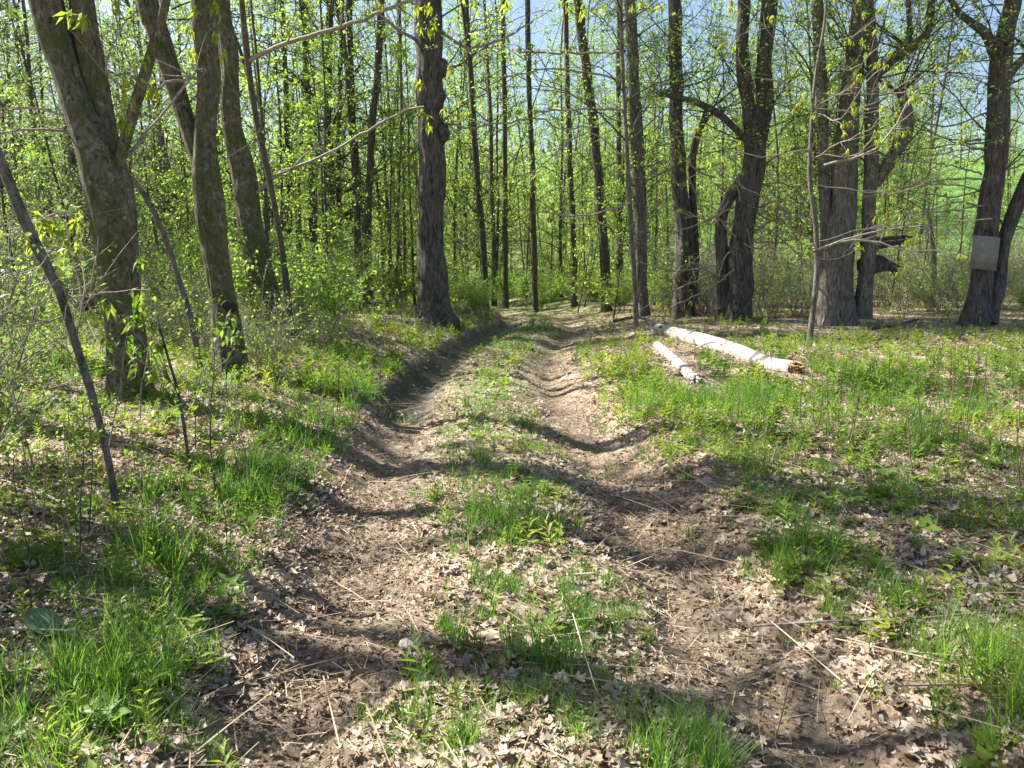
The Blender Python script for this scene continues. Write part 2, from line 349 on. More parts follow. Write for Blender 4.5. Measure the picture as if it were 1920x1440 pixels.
# crown prototypes that sit on the tall trees above the picture (a leader, limbs, sparse spring leaves)
CROWNS = []
for k in range(4):
    tb = Tubes(); lv = []
    P, _ = branch_path((0, 0, 0), (0, 0, 1), 6.5, 9, .08, .05, rg); tb.add(P, np.linspace(.10, .02, 10), 7)
    for b in range(11):
        j = 1 + int(b * 8 / 11); a = b * 2.4 + rg.random()
        grow(tb, lv, P[j], (math.cos(a), math.sin(a), rg.uniform(.3, .9)), rg.uniform(1.8, 3.4), .05, 2, rg, .05, .12, 5, 7)
    A_ = np.concatenate(lv); CROWNS.append((tb.mesh('crown_limbs'), leaf_mesh('crown_leaves', A_[rg.random(len(A_)) < .42], .07, rg), leaf_mesh('crown_leaves_full', np.concatenate([A_ + rg.normal(0, .16, A_.shape) for _ in range(3)]), .085, rg)))

def relief_fn(seed, amt, flare, z0):
    def f(ang, P):
        z = P[:, 2:3]; a = ang[None]
        x = np.cos(a) * 2.6 + seed; y = np.sin(a) * 2.6; dz = .8 * (vn(x * 1.5 + z * 1.4, y * 1.5 - z) - .5)
        rid = .9 - 2.6 * np.exp(-(np.abs(vn(x * 1.5 + dz, y * 1.5 + z * .55 + seed) - .5) / .07)) * .45 + .8 * (vn(x * 2.6, y * 2.6 + z * 3.1) - .5) + .7 * (vn(x * .8 + z * 1.1, y * .8 + z * .4) - .5) - .75
        lob = 1 + flare * np.exp(-np.clip(z - z0, 0, 9) / .28) * (.6 + .7 * np.cos(a * 5 + seed) * .5) + .10 * (vn(np.cos(a) + seed + z * .8, np.sin(a) + z * .5) - .5)
        return lob * (1 + amt * rid)
    return f
HERO = {}; PATHS = []
def hero(key, label, stems, bark, Y=None, group=None, top=3.5, crown=1.0, flare=.45, name='tree', cat='tree', amt=.10, limbs=(), tilt=0.0, leafm=None):
    """stems: lists of (px, py, width_px); the first starts on the ground. limbs: extra (points, y offset)"""
    px, py, w = stems[0][0]
    if Y is None: Y = ground_at(px, py)[1]
    b = on_plane(px, py, Y); base = np.array([b[0], Y, gz(b[0], Y)])
    root = empty(name, base, label=label, cat=cat, group=group)
    tb = Tubes(); ends = []
    for si, st in enumerate(stems):
        P = []
        for q, (ax, ay, aw) in enumerate(st):
            p = on_plane(ax, ay, Y + (tilt * (st[0][1] - ay) / 600) + (0 if si == 0 else .12 * (1 if si % 2 else -1) * min(1, q)))
            P.append([*(p - base), .5 * aw / FPX * (Y * .99 + .2)])
        P = np.array(P)
        if si == 0: P[0, 2] = -.22
        if top > 0 and P[-1, 2] > 2 and st[-1][1] <= 8:
            d = P[-1, :3] - P[-2, :3]; d /= np.linalg.norm(d); d = d * .6 + np.array([0, 0, .4]); r = P[-1, 3]
            P = np.vstack([P, [*(P[-1, :3] + d * top * .5), r * .85], [*(P[-1, :3] + d * top), r * .6]]); ends.append((P[-1, :3], r))
        big = P[:, 3].max() > .09; P[:, 3] *= .87 if big else .82
        C = catmull(P, .06 if big else .2); z0 = 0.0
        wq = C[:, 2] * (1.1 if big else .8); wa = min(.04, C[:, 3].max() * .13) * np.clip(C[:, 2], 0, 1)
        C[:, 0] += wa * 2 * (vn(wq, wq * 0 + px * .71 + si) - .5) * 1.6; C[:, 1] += wa * 2 * (vn(wq + 40, wq * 0 + px * .53 + si) - .5)
        C[:, 3] *= 1 + .22 * (vn(C[:, 2] * 2.3, C[:, 2] * 0 + px * .31 + si * 3) - .5)
        if Y > 17 and C[-1, 2] > 5: PATHS.append((root, Y, C))
        tb.add(C[:, :3], np.maximum(C[:, 3], .004), 52 if big else 9, relief_fn(si * 7.7 + px * .37, amt if big else .04, flare if si == 0 else 0, z0), cap=(st[-1][1] > 8))
    link('trunk', tb.mesh('trunk'), bark, root)
    for e, r in ends:
        if crown <= 0: break
        i = random.randrange(4); s = crown * random.uniform(.8, 1.15); rz = random.uniform(0, 6.28)
        for nm, me_, mt in (('limbs', CROWNS[i][0], bark), ('crown', CROWNS[i][2 if Y > 18 else 1], leafm or LM_far)):
            o = link(nm, me_, mt, root, e); o.scale = (s, s, s); o.rotation_euler.z = rz
    HERO[key] = (root, Y, base); return root
YOUNG_V = np.array([[0, 0, 0], [.2, .4, -.05], [.08, .75, -.22], [0, 1.05, -.4], [-.08, .75, -.22], [-.2, .4, -.05], [0, .5, .03]])
YOUNG_T = np.array([[0, 1, 6], [1, 2, 6], [2, 3, 6], [3, 4, 6], [4, 5, 6], [5, 0, 6]])
CLUS = []
for k in range(6):
    N_ = 7 + k; r_ = np.random.default_rng(90 + k)
    V, T, q = scatter(YOUNG_V, YOUNG_T, r_.normal(0, .028, (N_, 3)), r_.uniform(0, 6.28, N_), r_.normal(-.75, .3, N_), r_.normal(0, .3, N_), r_.uniform(.6, 1.2, N_) * .11, r_.random(N_))
    CLUS.append((V, T, q))
CL_ME = {}
def cluster(parent, p, lm, s, rng):
    k = int(rng.integers(0, 6))
    if (k, lm.name) not in CL_ME: CL_ME[(k, lm.name)] = mesh_from('leaf_cluster', CLUS[k][0], CLUS[k][1], rnd=CLUS[k][2])
    o = link('leaf_cluster', CL_ME[(k, lm.name)], lm, parent, p); o.scale = (s, s, s); o.rotation_euler = (rng.normal(0, .2), rng.normal(0, .2), rng.uniform(0, 6.28))
def spray(key, branches, leafpts, rng, bm=None, lm=None, lsize=.11, nleaf=7, twigs=4):
    """thin branches of a hero tree (with a depth offset) and clusters of young leaves"""
    root, Y, base = HERO[key]; ncl = len(leafpts)
    for pts, dy, w0, w1 in branches:
        tb = Tubes(); n = len(pts); P = np.array([[*(on_plane(a, b, Y + dy * k / max(1, n - 1)) - base)] for k, (a, b) in enumerate(pts)])
        C = catmull(np.hstack([P, np.linspace(w0, w1, n)[:, None] * .5 / FPX * Y]), .15); C[1:-1, :3] += rng.normal(0, .014, (len(C) - 2, 3))
        tb.add(C[:, :3], np.maximum(C[:, 3], .003), 5); tips = []
        for k in range(twigs):
            j = rng.integers(len(C) // 4, len(C) - 1); d = C[min(j + 1, len(C) - 1), :3] - C[j - 1, :3]; d = d / (np.linalg.norm(d) + 1e-6) + rng.normal(0, .5, 3) + [0, 0, .2]
            Q, _ = branch_path(C[j, :3], d, rng.uniform(.3, .9), 4, .15, .03, rng); tb.add(Q, np.linspace(max(.003, C[j, 3] * .5), .002, 5), 4); tips.append(Q[-1])
        bo = link('branch', tb.mesh('branch'), bm or M_twig, root)
        if lm:
            for t in tips:
                if ncl < 95: cluster(bo, t, lm, lsize / .11, rng); ncl += 1
    for a, b, dy in leafpts: cluster(root, on_plane(a, b, Y + dy) - base, lm or LM_near, lsize / .11, rng)

# left group
hero('A', 'thick mossy forked tree nearest the camera left of the track', [
    [(250, 745, 92), (236, 640, 82), (216, 480, 80), (200, 360, 92), (186, 290, 86), (150, 200, 66), (128, 130, 60), (92, 0, 60)],
    [(206, 345, 50), (198, 250, 50), (170, 110, 50), (154, 0, 50)],
    [(214, 350, 24), (240, 240, 24), (275, 130, 22), (298, 50, 20), (312, 0, 20)]], M_moss, top=3.5)
hero('B', 'mossy forked tree with two dark holes low in its trunk, behind the thickest left tree', [
    [(438, 700, 62), (425, 600, 58), (405, 470, 54), (392, 340, 58), (389, 250, 46), (390, 150, 42), (375, 0, 40)],
    [(384, 320, 40), (352, 230, 42), (318, 130, 42), (290, 50, 40), (272, 0, 40)]], M_moss)
hero('C', 'mossy single-stemmed tree leaning left with a sprouting low branch, third trunk left of the track', [
    [(512, 632, 66), (500, 560, 58), (482, 470, 52), (455, 350, 48), (436, 220, 40), (426, 100, 36), (418, 0, 34)]], M_moss)
hero('D', 'slender curved tree with an arching side branch just right of the mossy trunks', [
    [(548, 585, 15), (530, 480, 14), (505, 340, 14), (480, 220, 14), (462, 100, 14), (452, 0, 13)]], M_slim, Y=13, crown=.7)
hero('E', 'bent grey sapling curving between the two thickest mossy trees', [
    [(385, 705, 12), (355, 590, 14), (340, 540, 13), (318, 470, 12), (290, 400, 12), (262, 355, 11), (240, 325, 9)]], M_grey, top=0, name='sapling', cat='sapling', flare=.1)
hero('F', 'bare leaning sapling in the left foreground with its foot in the grass', [
    [(228, 1035, 15), (215, 930, 15), (200, 850, 15), (172, 740, 17), (140, 640, 19), (110, 545, 22), (75, 475, 24), (40, 400, 24), (5, 310, 22), (-40, 200, 20)]], M_grey, Y=4.75, top=0, name='sapling', cat='sapling', flare=.15)
hero('G', 'thin dark stem with sprouting shoots in front of the forked mossy tree', [
    [(362, 945, 8), (352, 850, 7), (335, 740, 7), (318, 680, 6), (296, 600, 4)]], M_dark, Y=5.6, top=0, name='sapling', cat='sapling', flare=.1)
hero('H', 'dark straight trunk half hidden behind the thickest mossy tree', [
    [(175, 560, 34), (160, 420, 30), (140, 300, 27), (125, 150, 26), (112, 0, 24)]], M_dark, Y=17)
# middle
hero('I', 'massive dark furrowed trunk beside the bend of the track', [
    [(814, 585, 78), (812, 540, 66), (810, 450, 57), (808, 360, 54), (808, 280, 53), (808, 200, 52), (806, 130, 54), (803, 60, 57), (801, 0, 58)]], M_dark, Y=19.5, flare=.8, amt=.12)
for key, lab, st, Yd, bk in [
    ('J', 'slim tree right of the massive dark trunk, splitting in two near the top', [[(912, 580, 15), (907, 470, 13), (897, 350, 13), (888, 230, 12), (880, 110, 12), (866, 0, 10)], [(882, 130, 8), (878, 60, 8), (875, 0, 8)]], 30, M_slim),
    ('K', 'slim straight tree standing second to the right of the massive dark trunk', [[(948, 575, 12), (946, 400, 11), (946, 250, 10), (944, 100, 10), (943, 0, 9)]], 34, M_slim),
    ('L', 'slim bluish-grey straight tree just left of where the track vanishes', [[(1004, 575, 13), (1001, 420, 12), (996, 250, 11), (991, 100, 11), (989, 0, 10)]], 33, M_slim),
    ('M', 'slim reddish-footed tree beyond the track end, left of the curving trunk', [[(1078, 560, 14), (1074, 420, 12), (1068, 280, 11), (1063, 130, 10), (1060, 0, 10)]], 32, M_slim),
    ('N', 'medium trunk with a slight S-curve at the right of the track end', [[(1138, 570, 24), (1133, 470, 21), (1122, 350, 20), (1113, 230, 19), (1100, 130, 18), (1082, 0, 18)]], 28, M_slim),
    ('O', 'thin dark tree between the curving trunk and the pale front stem', [[(1162, 570, 13), (1161, 400, 12), (1160, 200, 11), (1160, 0, 10)]], 31, M_dark),
    ('P', 'straight grey-brown trunk right behind the pale front stem', [[(1206, 575, 30), (1201, 460, 26), (1194, 300, 24), (1188, 150, 22), (1182, 0, 21)]], 24, M_grey),
    ('Q', 'pale slim stem rising from the bank right of the track', [[(1194, 608, 11), (1191, 540, 11), (1182, 400, 11), (1174, 250, 10), (1168, 120, 9), (1164, 0, 8)]], 19, M_grey),
    ('R', 'dark trunk with hanging vines left of the leaning dark tree', [[(1283, 580, 44), (1280, 450, 38), (1274, 300, 33), (1268, 150, 27), (1262, 0, 24)], [(1300, 570, 20), (1302, 450, 17), (1300, 300, 15), (1325, 210, 12)]], 23, M_dark),
    ('T', 'big dark leaning tree forking in two, left of the tall clump', [[(1376, 585, 64), (1390, 480, 50), (1400, 380, 46), (1416, 290, 46), (1430, 200, 34), (1436, 100, 29), (1442, 0, 28)], [(1412, 300, 30), (1402, 210, 27), (1394, 110, 26), (1397, 0, 24)], [(1400, 265, 14), (1350, 215, 14), (1300, 190, 12), (1240, 176, 9)], [(1350, 580, 30), (1352, 480, 28), (1358, 400, 24), (1392, 330, 20)]], 21, M_dark),
    ('U', 'tall clump of several bark-furrowed trunks at the right edge of the clearing', [[(1566, 598, 82), (1572, 500, 66), (1576, 400, 56), (1586, 280, 48), (1596, 170, 38), (1606, 60, 33), (1610, 0, 32)], [(1552, 590, 30), (1550, 450, 27), (1547, 330, 24), (1544, 200, 22), (1537, 80, 22), (1534, 0, 20)], [(1616, 596, 40), (1626, 480, 28), (1632, 380, 27), (1636, 250, 26), (1636, 120, 22), (1634, 0, 19)], [(1636, 150, 22), (1670, 115, 24), (1705, 90, 22), (1740, 60, 16), (1745, 0, 12)], [(1638, 345, 26), (1668, 300, 27), (1695, 255, 25), (1702, 215, 24), (1690, 172, 14)], [(1702, 95, 12), (1705, 45, 12), (1703, 0, 12)]], 19.5, M_grey),
    ('V', 'dark two-stemmed tree carrying a grey board at the far right', [[(1828, 612, 54), (1836, 540, 46), (1850, 440, 42), (1862, 320, 40), (1868, 220, 40), (1876, 130, 42), (1893, 40, 34), (1902, 0, 32)], [(1850, 605, 44), (1870, 520, 32), (1884, 460, 26), (1900, 400, 30), (1925, 340, 26), (1960, 290, 22)], [(1868, 110, 22), (1850, 65, 18), (1822, 42, 14), (1788, 8, 10)], [(1880, 165, 18), (1900, 130, 18), (1930, 100, 15)]], 18.5, M_dark)]:
    hero(key, lab, st, bk, Y=Yd, flare=.5 if st[0][0][2] > 30 else .25)
hero('W', 'bent bare sapling with long whippy twigs in front of the tall clump', [
    [(1514, 655, 14), (1524, 590, 13), (1532, 510, 12), (1530, 420, 11), (1519, 340, 10), (1521, 250, 9), (1528, 150, 8), (1545, 50, 6), (1550, 0, 5)]], M_grey, top=1.0, crown=.35, name='sapling', cat='sapling', flare=.1)
hero('X', 'small crooked trunk in the brush left of the board tree', [[(1752, 570, 12), (1750, 500, 11), (1746, 440, 8), (1738, 390, 6)]], M_grey, Y=27, top=0, name='sapling', cat='sapling')
# second rank on the left, seen between the mossy trunks and the massive one
for lab, st, Yd in [
    ('slim tree leaning right behind the mossy trunks, under the left sky gap', [[(545, 560, 13), (541, 300, 11), (533, 100, 10), (528, 0, 9)]], 25),
    ('dark slim tree forming a close pair left of the massive trunk', [[(590, 565, 15), (584, 320, 13), (577, 150, 12), (566, 0, 11)]], 26),
    ('leafy slim tree right of the close dark pair', [[(617, 560, 10), (613, 350, 9), (612, 150, 8), (616, 0, 8)]], 28),
    ('straight dark tree halfway between the mossy trunks and the massive trunk', [[(672, 575, 15), (668, 350, 13), (660, 180, 12), (656, 0, 11)]], 25),
    ('dark tree bending right at its top beside the massive trunk', [[(688, 575, 18), (690, 380, 16), (697, 250, 15), (708, 130, 14), (716, 0, 13)]], 24),
    ('thin dark tree close to the left side of the massive trunk', [[(760, 575, 9), (757, 350, 8), (752, 150, 7), (748, 0, 7)]], 29)]:
    hero(lab, lab, st, M_slim, Y=Yd, flare=.2)
# burls and stubs on the massive trunk and knots on the mossy tree
def blob(root, name, c, r, bark, seed, squash=(1, 1, 1.3)):
    n = 14; th = np.linspace(0, np.pi, n); V = []
    for k, t in enumerate(th):
        a = np.linspace(0, 2 * np.pi, 16, endpoint=False); rr = 1 + .35 * (vn(np.cos(a) * 2 + seed + t, np.sin(a) * 2 + t * 1.3) - .5)
        V.append(np.stack([np.sin(t) * np.cos(a) * rr * squash[0], np.sin(t) * np.sin(a) * rr * squash[1], np.cos(t) * rr * squash[2]], -1))
    V = np.array(V).reshape(-1, 3) * r + c; i = (np.arange(n - 1)[:, None] * 16 + np.arange(16)[None]); k = np.arange(n - 1)[:, None] * 16 + (np.arange(16)[None] + 1) % 16
    return link(name, mesh_from(name, V, None, np.stack([i, k, k + 16, i + 16], -1).reshape(-1, 4), smooth=True), bark, root)
root, Yd, base = HERO['I']
for px, py, r in ((829, 128, .16), (831, 250, .17), (828, 180, .12), (790, 160, .1)):
    blob(root, 'burl', on_plane(px, py, Yd - .1) - base, r, M_dark, px)
def flatmat(name, stops, sc=8, rough=.8):
    m, nt, n, out = mat(name); tc = n.new('ShaderNodeTexCoord'); t = noise(nt, sc, 6, tc.outputs['Object'], .65); rp = ramp(n, stops); nt.links.new(t.outputs[0], rp.inputs[0])
    p = n.new('ShaderNodeBsdfPrincipled'); p.inputs['Roughness'].default_value = rough; nt.links.new(rp.outputs[0], p.inputs['Base Color'])
    bp = n.new('ShaderNodeBump'); bp.inputs['Strength'].default_value = .4; bp.inputs['Distance'].default_value = .01; nt.links.new(t.outputs[0], bp.inputs['Height']); nt.links.new(bp.outputs[0], p.inputs['Normal'])
    nt.links.new(p.outputs[0], out.inputs[0]); return m
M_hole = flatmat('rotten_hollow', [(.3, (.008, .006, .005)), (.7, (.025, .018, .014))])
root, Yd, base = HERO['B']
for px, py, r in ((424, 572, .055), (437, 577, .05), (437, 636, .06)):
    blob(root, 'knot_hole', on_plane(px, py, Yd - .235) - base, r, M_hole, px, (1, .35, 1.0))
# hand-placed low branches and sprouting young leaves
rs = np.random.default_rng(21)
spray('C', [([(462, 372), (520, 330), (600, 295), (690, 245), (760, 205), (795, 200)], -.8, 7.5, 3)],
      [(790, 205, -.8), (800, 215, -.8), (835, 205, -.8), (850, 212, -.8), (868, 215, -.8), (800, 235, -.8), (520, 260, -.2), (500, 240, -.2), (535, 205, -.3), (560, 195, -.3)], rs)
spray('D', [([(466, 115), (500, 95), (560, 75), (640, 50), (700, 28), (775, 0)], -.5, 9, 6), ([(505, 330), (540, 320), (610, 250), (640, 190)], .3, 4, 2)],
      [(640, 8, -.5), (688, 20, -.6), (715, 8, -.6), (560, 30, -.3), (545, 60, -.3)], rs)
spray('I', [([(830, 60), (880, 90), (940, 75), (1000, 40)], -1, 6, 3), ([(835, 220), (870, 240), (930, 232), (1010, 222), (1050, 240), (1120, 235), (1170, 205)], -2, 4, 2), ([(786, 80), (740, 50), (700, 15)], -1, 7, 4)],
      [(785, 50, -3), (805, 55, -3), (815, 40, -3), (780, 15, -3), (800, 10, -3), (840, 130, -2), (790, 155, -2), (950, 8, -3), (890, 8, -3), (1070, 12, -3), (1055, 5, -3)], rs, lsize=.16)
spray('A', [([(165, 300), (120, 220), (60, 205), (0, 215)], .4, 6, 3), ([(150, 260), (80, 240), (0, 250)], -.6, 6, 3), ([(240, 170), (215, 160), (200, 110), (240, 40), (270, 15)], -.3, 4, 2),
            ([(210, 330), (290, 230), (360, 140), (380, 135)], .3, 6, 3), ([(178, 400), (110, 395), (60, 420), (20, 430)], -.5, 4, 2)],
      [(235, 180, -.4), (245, 150, -.4), (235, 230, -.4), (222, 222, -.4), (262, 110, -.4), (288, 160, -.4), (155, 30, -.4), (130, 28, -.4), (218, 8, -.4),
       (82, 415, -.7), (90, 440, -.7), (60, 452, -.7), (120, 450, -.7), (140, 420, -.7), (148, 395, -.7), (105, 425, -.7), (115, 470, -.7), (145, 455, -.7), (70, 405, -.7)], rs)
spray('B', [([(410, 150), (360, 145), (330, 150), (300, 165)], -.3, 8, 4), ([(420, 300), (470, 270), (490, 240)], -.3, 3, 2)],
      [(365, 15, -.4), (405, 15, -.4), (400, 8, -.4), (352, 55, -.4), (408, 65, -.4), (355, 95, -.4), (270, 165, -.3), (285, 170, -.3), (420, 100, -.4)], rs)
spray('F', [([(105, 540), (150, 560), (180, 550)], 0, 4, 2), ([(125, 590), (60, 600), (10, 585)], -.2, 4, 2), ([(165, 720), (130, 660), (90, 640)], -.2, 3, 2), ([(140, 640), (152, 560), (140, 500)], 0, 4, 2)], [], rs, twigs=3)
spray('G', [([(335, 740), (300, 690), (275, 640)], -.1, 4, 2), ([(345, 790), (380, 720), (395, 690)], 0, 4, 2)],
      [(255, 570, 0), (262, 590, 0), (245, 600, 0), (270, 560, 0), (285, 610, 0), (240, 640, 0), (300, 640, 0), (265, 655, 0), (310, 690, 0), (290, 700, 0), (250, 680, 0)], rs, lm=HM, lsize=.09)
spray('Q', [([(1185, 380), (1120, 400), (1060, 405), (1000, 395)], -1, 4, 2), ([(1178, 300), (1100, 250), (1000, 320), (960, 330)], 1, 3, 2), ([(1170, 205), (1090, 205), (1010, 208)], 0, 5, 3), ([(1172, 95), (1120, 100), (980, 97), (960, 90)], 2, 5, 3),
            ([(1172, 150), (1050, 130), (950, 145), (900, 175)], 0, 4, 2)], [(1160, 420, -1), (1130, 10, -3), (1200, 5, -4), (1215, 15, -4), (1185, 12, -4), (1240, 12, -4), (1095, 12, -4), (1090, 25, -4)], rs, lsize=.13, lm=LM_near, twigs=6)
wb = []
for k in range(16):
    x0 = 1525 + rs.uniform(-8, 10); y0 = rs.uniform(80, 520); s = rs.choice([-1, 1, 1]); L = rs.uniform(120, 330); rise = rs.uniform(-.1, .75)
    wb.append(([(x0, y0), (x0 + s * L * .35, y0 - L * .12 * rise - rs.uniform(-25, 25)), (x0 + s * L * .7, y0 - L * .42 * rise + rs.uniform(-35, 35)), (x0 + s * L, y0 - L * .85 * rise + rs.uniform(-20, 20))], rs.uniform(-1.5, 1.5), 2.3, 1.0))
wb += [([(1525, 470), (1600, 445), (1700, 425), (1860, 410)], -1, 3.6, 2), ([(1530, 468), (1600, 450), (1650, 455), (1690, 470), (1770, 470)], -.5, 5, 2), ([(1545, 310), (1640, 280), (1720, 170)], -1, 5, 3)]
spray('W', wb, [(1600, 195, 0), (1640, 250, 0), (1615, 200, 0), (1560, 170, 0), (1580, 230, 0), (1500, 190, 0), (1510, 175, 0), (1490, 205, 0), (1595, 230, 0), (1560, 120, 0), (1620, 25, 0), (1680, 215, 0)], rs, lsize=.1, twigs=4, lm=LM_near)
vb = []
for k in range(16):
    x0 = rs.uniform(1838, 1872); y0 = rs.uniform(140, 430); L = rs.uniform(100, 300); s = -1 if rs.random() < .7 else 1
    vb.append(([(x0, y0), (x0 + s * L * .4, y0 - rs.uniform(-30, 20)), (x0 + s * L, y0 - rs.uniform(-40, 70))], rs.uniform(-2, 2), 4, 1.5))
spray('V', vb, [], rs, lm=LM_shrub, lsize=.08, nleaf=6, twigs=4)
tbr = []
for k in range(22):
    x0 = rs.uniform(1340, 1420); y0 = rs.uniform(330, 560); L = rs.uniform(60, 200); s = rs.choice([-1, 1])
    tbr.append(([(x0, y0), (x0 + s * L * .5, y0 - rs.uniform(-60, 60)), (x0 + s * L, y0 + rs.uniform(-60, 120))], rs.uniform(-1.5, 1), 4, 1.5))
spray('T', tbr, [], rs, lm=LM_near, lsize=.09, twigs=4)
# trees standing left of the picture: they throw the shadow stripes across the track
for (x, y, r, h, s) in [(-7.2, 8.0, .17, 7.5, 1), (-8.0, 9.4, .13, 8, 1), (-6.4, 6.2, .10, 6.5, .8), (-9.5, 6.8, .2, 8, 1.1), (-12, 12.5, .2, 8, 1.1)]:
    root = empty('tree', (x, y, gz(x, y)), label='tree standing left of the picture beside the track', cat='tree', group='trees left of the picture')
    P, _ = branch_path((0, 0, -.2), (random.gauss(0, .03), random.gauss(0, .03), 1), h, 14, .03, .02, rg); tb = Tubes(); tb.add(P, np.linspace(r, r * .55, 15), 12)
    link('trunk', tb.mesh('trunk'), M_moss, root); i = random.randrange(4)
    for nm, me_, mt in (('limbs', CROWNS[i][0], M_moss), ('crown', CROWNS[i][1], LM_far)):
        o = link(nm, me_, mt, root, P[-1]); o.scale = (s, s, s); o.rotation_euler.z = random.uniform(0, 6)

# ---------------------------------------------------------------- woods behind: repeats with their own trunk, branches, crown
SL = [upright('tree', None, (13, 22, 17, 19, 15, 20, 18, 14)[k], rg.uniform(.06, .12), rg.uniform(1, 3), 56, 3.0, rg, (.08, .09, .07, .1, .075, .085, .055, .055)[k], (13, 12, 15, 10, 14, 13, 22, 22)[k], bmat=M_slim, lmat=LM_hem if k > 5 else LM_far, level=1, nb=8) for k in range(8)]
WHD = [upright('sapling', None, 5.5, .03, .8, 30, 1.6, rg, .05, 12, lean=.1, bmat=M_slim, lmat=LM_hem, sides=5, level=1, nb=6) for k in range(2)]
WH = [upright('sapling', None, (4, 5.5, 8.5, 10, 9)[k], (.02, .028, .04, .05, .038)[k], .4, 26, 1.4, rg, .07, 12, lean=.12, bmat=M_slim, lmat=LM_far, sides=5, level=1, nb=6) for k in range(5)]
PO = [upright('tree', None, (16, 19, 21)[k], (.07, .09, .055)[k], 7.5, 26, 2.2, rg, .075, 10, bmat=(M_slim, M_grey, M_dark)[k], lmat=LM_far, level=1, nb=7) for k in range(3)]
def shrub_proto(nst, H, lsize, lpt, nb, lmat, name='shrub', wob=.1):
    root = empty(name, (0, 0, 0)); tb = Tubes(); lv = []
    for s in range(nst):
        a = rg.uniform(0, 6.28); grow(tb, lv, (rg.normal(0, .12), rg.normal(0, .12), -.05), (math.cos(a) * .5, math.sin(a) * .5, 1), H * rg.uniform(.6, 1.1), .011, 1, rg, .04, wob, nb, lpt, 0, .8, .4)
    link('stems', tb.mesh('stems'), M_twig, root); link('foliage', leaf_mesh('foliage', lv, lsize, rg), lmat, root); return root
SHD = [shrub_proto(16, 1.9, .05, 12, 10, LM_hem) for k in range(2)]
SH = [shrub_proto(16, rg.uniform(1.4, 2.2), .065, 14, 10, LM_shrub if k % 2 else LM_far) for k in range(4)]
BR = [shrub_proto(16, (1.3, 2.0, 2.8, 3.4)[k], .055, 5, 9, LM_far, 'brush', .2) for k in range(4)]
used = {}
def place(protos, x, y, label, cat, group, s, dz=0):
    p = random.choice(protos)
    o = p if id(p) not in used else copy_tree(p); used[id(p)] = 1
    o.location = (x, y, gz(x, y) + dz); o.rotation_euler = (0, 0, random.uniform(0, 6.28)); o.scale = (s, s, s)
    tag(o, label, cat, group)
def ok(x, y, m):
    return abs(x - float(xc(y))) > (m if y < 24 else m * .75) or y > 34
n = 0
while n < 290:
    y = random.uniform(22, 78) if random.random() < .8 else random.uniform(78, 105); x = random.uniform(-.78 * y - 3, .74 * y + 2); u = x / y
    if not ok(x, y, 2.6) or (x > 1 and y < 26) or (u > .2 and random.random() < .22) or (u > .5 and random.random() < .7) or (abs(u) < .12 and y < 33): continue
    if u > .2: place(SL[:6], x, y, 'slim young tree in the thin woods right of the clearing', 'tree', 'slim trees in the right woods', random.uniform(.7, 1.05))
    elif n % 3 == 0 and y < 55: place(PO, x, y, 'slim pole-like tree with bare lower trunk in the woods behind the track', 'tree', 'bare-stemmed slim trees', random.uniform(.8, 1.2))
    elif u < -.12: place(SL[:6] if u > -.42 else SL[4:], x, y, 'slim leafy tree in the dense woods left of the track', 'tree', 'slim trees in the left woods', random.uniform(.7, 1.15))
    else: place(SL[:6], x, y, 'slim leafy tree in the woods beyond the end of the track', 'tree', 'slim trees beyond the track end', random.uniform(.65, 1.1))
    n += 1
n = 0
while n < 255:
    y = random.uniform(13, 60); x = random.uniform(-.72 * y - 1, .7 * y); u = x / y
    if not ok(x, y, 2.3) or (x > 1 and y < 25) or (x < 0 and y < 18 and x > -5 + (y > 15) * 1.6) or (u > .2 and random.random() < .5): continue
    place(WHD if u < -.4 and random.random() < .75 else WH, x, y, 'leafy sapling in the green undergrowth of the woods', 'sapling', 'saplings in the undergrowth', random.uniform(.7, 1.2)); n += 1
n = 0
while n < 250:
    y = random.uniform(11, 50) if random.random() < .75 else random.uniform(34, 46); x = random.uniform(-.72 * y - 1, .7 * y); u = x / y
    if not ok(x, y, 2.4) or (x > 1 and y < 23.5) or (u > .2 and random.random() < .25) or (x < 0 and y < 13.5 and x > -4.5): continue
    place(SHD if u < -.4 and random.random() < .7 else SH, x, y, 'leafy green shrub in the undergrowth', 'shrub', 'green shrubs in the undergrowth', random.uniform(.5, 1.15)); n += 1
for k in range(26):
    y = random.uniform(33, 40); x = random.uniform(-3.5, 7)
    place(SH, x, y, 'leafy shrub closing off the far end of the track', 'shrub', 'shrubs at the end of the track', random.uniform(.6, 1.1))
for k in range(30):
    y = random.uniform(33, 46); x = random.uniform(-4, 8)
    place(WH, x, y, 'thin sapling standing beyond the far end of the track', 'sapling', 'saplings at the end of the track', random.uniform(.8, 1.2))
for k in range(85):
    y = random.uniform(21.5, 40); x = random.uniform(.2 * y, .72 * y)
    place(BR, x, y, 'tangle of bare grey twigs behind the clearing', 'brush', 'bare brush behind the clearing', random.uniform(.6, 1.2))
for k in range(14):
    y = random.uniform(9, 20); x = -random.uniform(2.6, 5.5) - max(0, y - 14) * .2
    place(BR[:2], x, y, 'tangle of bare twigs on the left bank', 'brush', 'bare brush on the left bank', random.uniform(.35, .7))
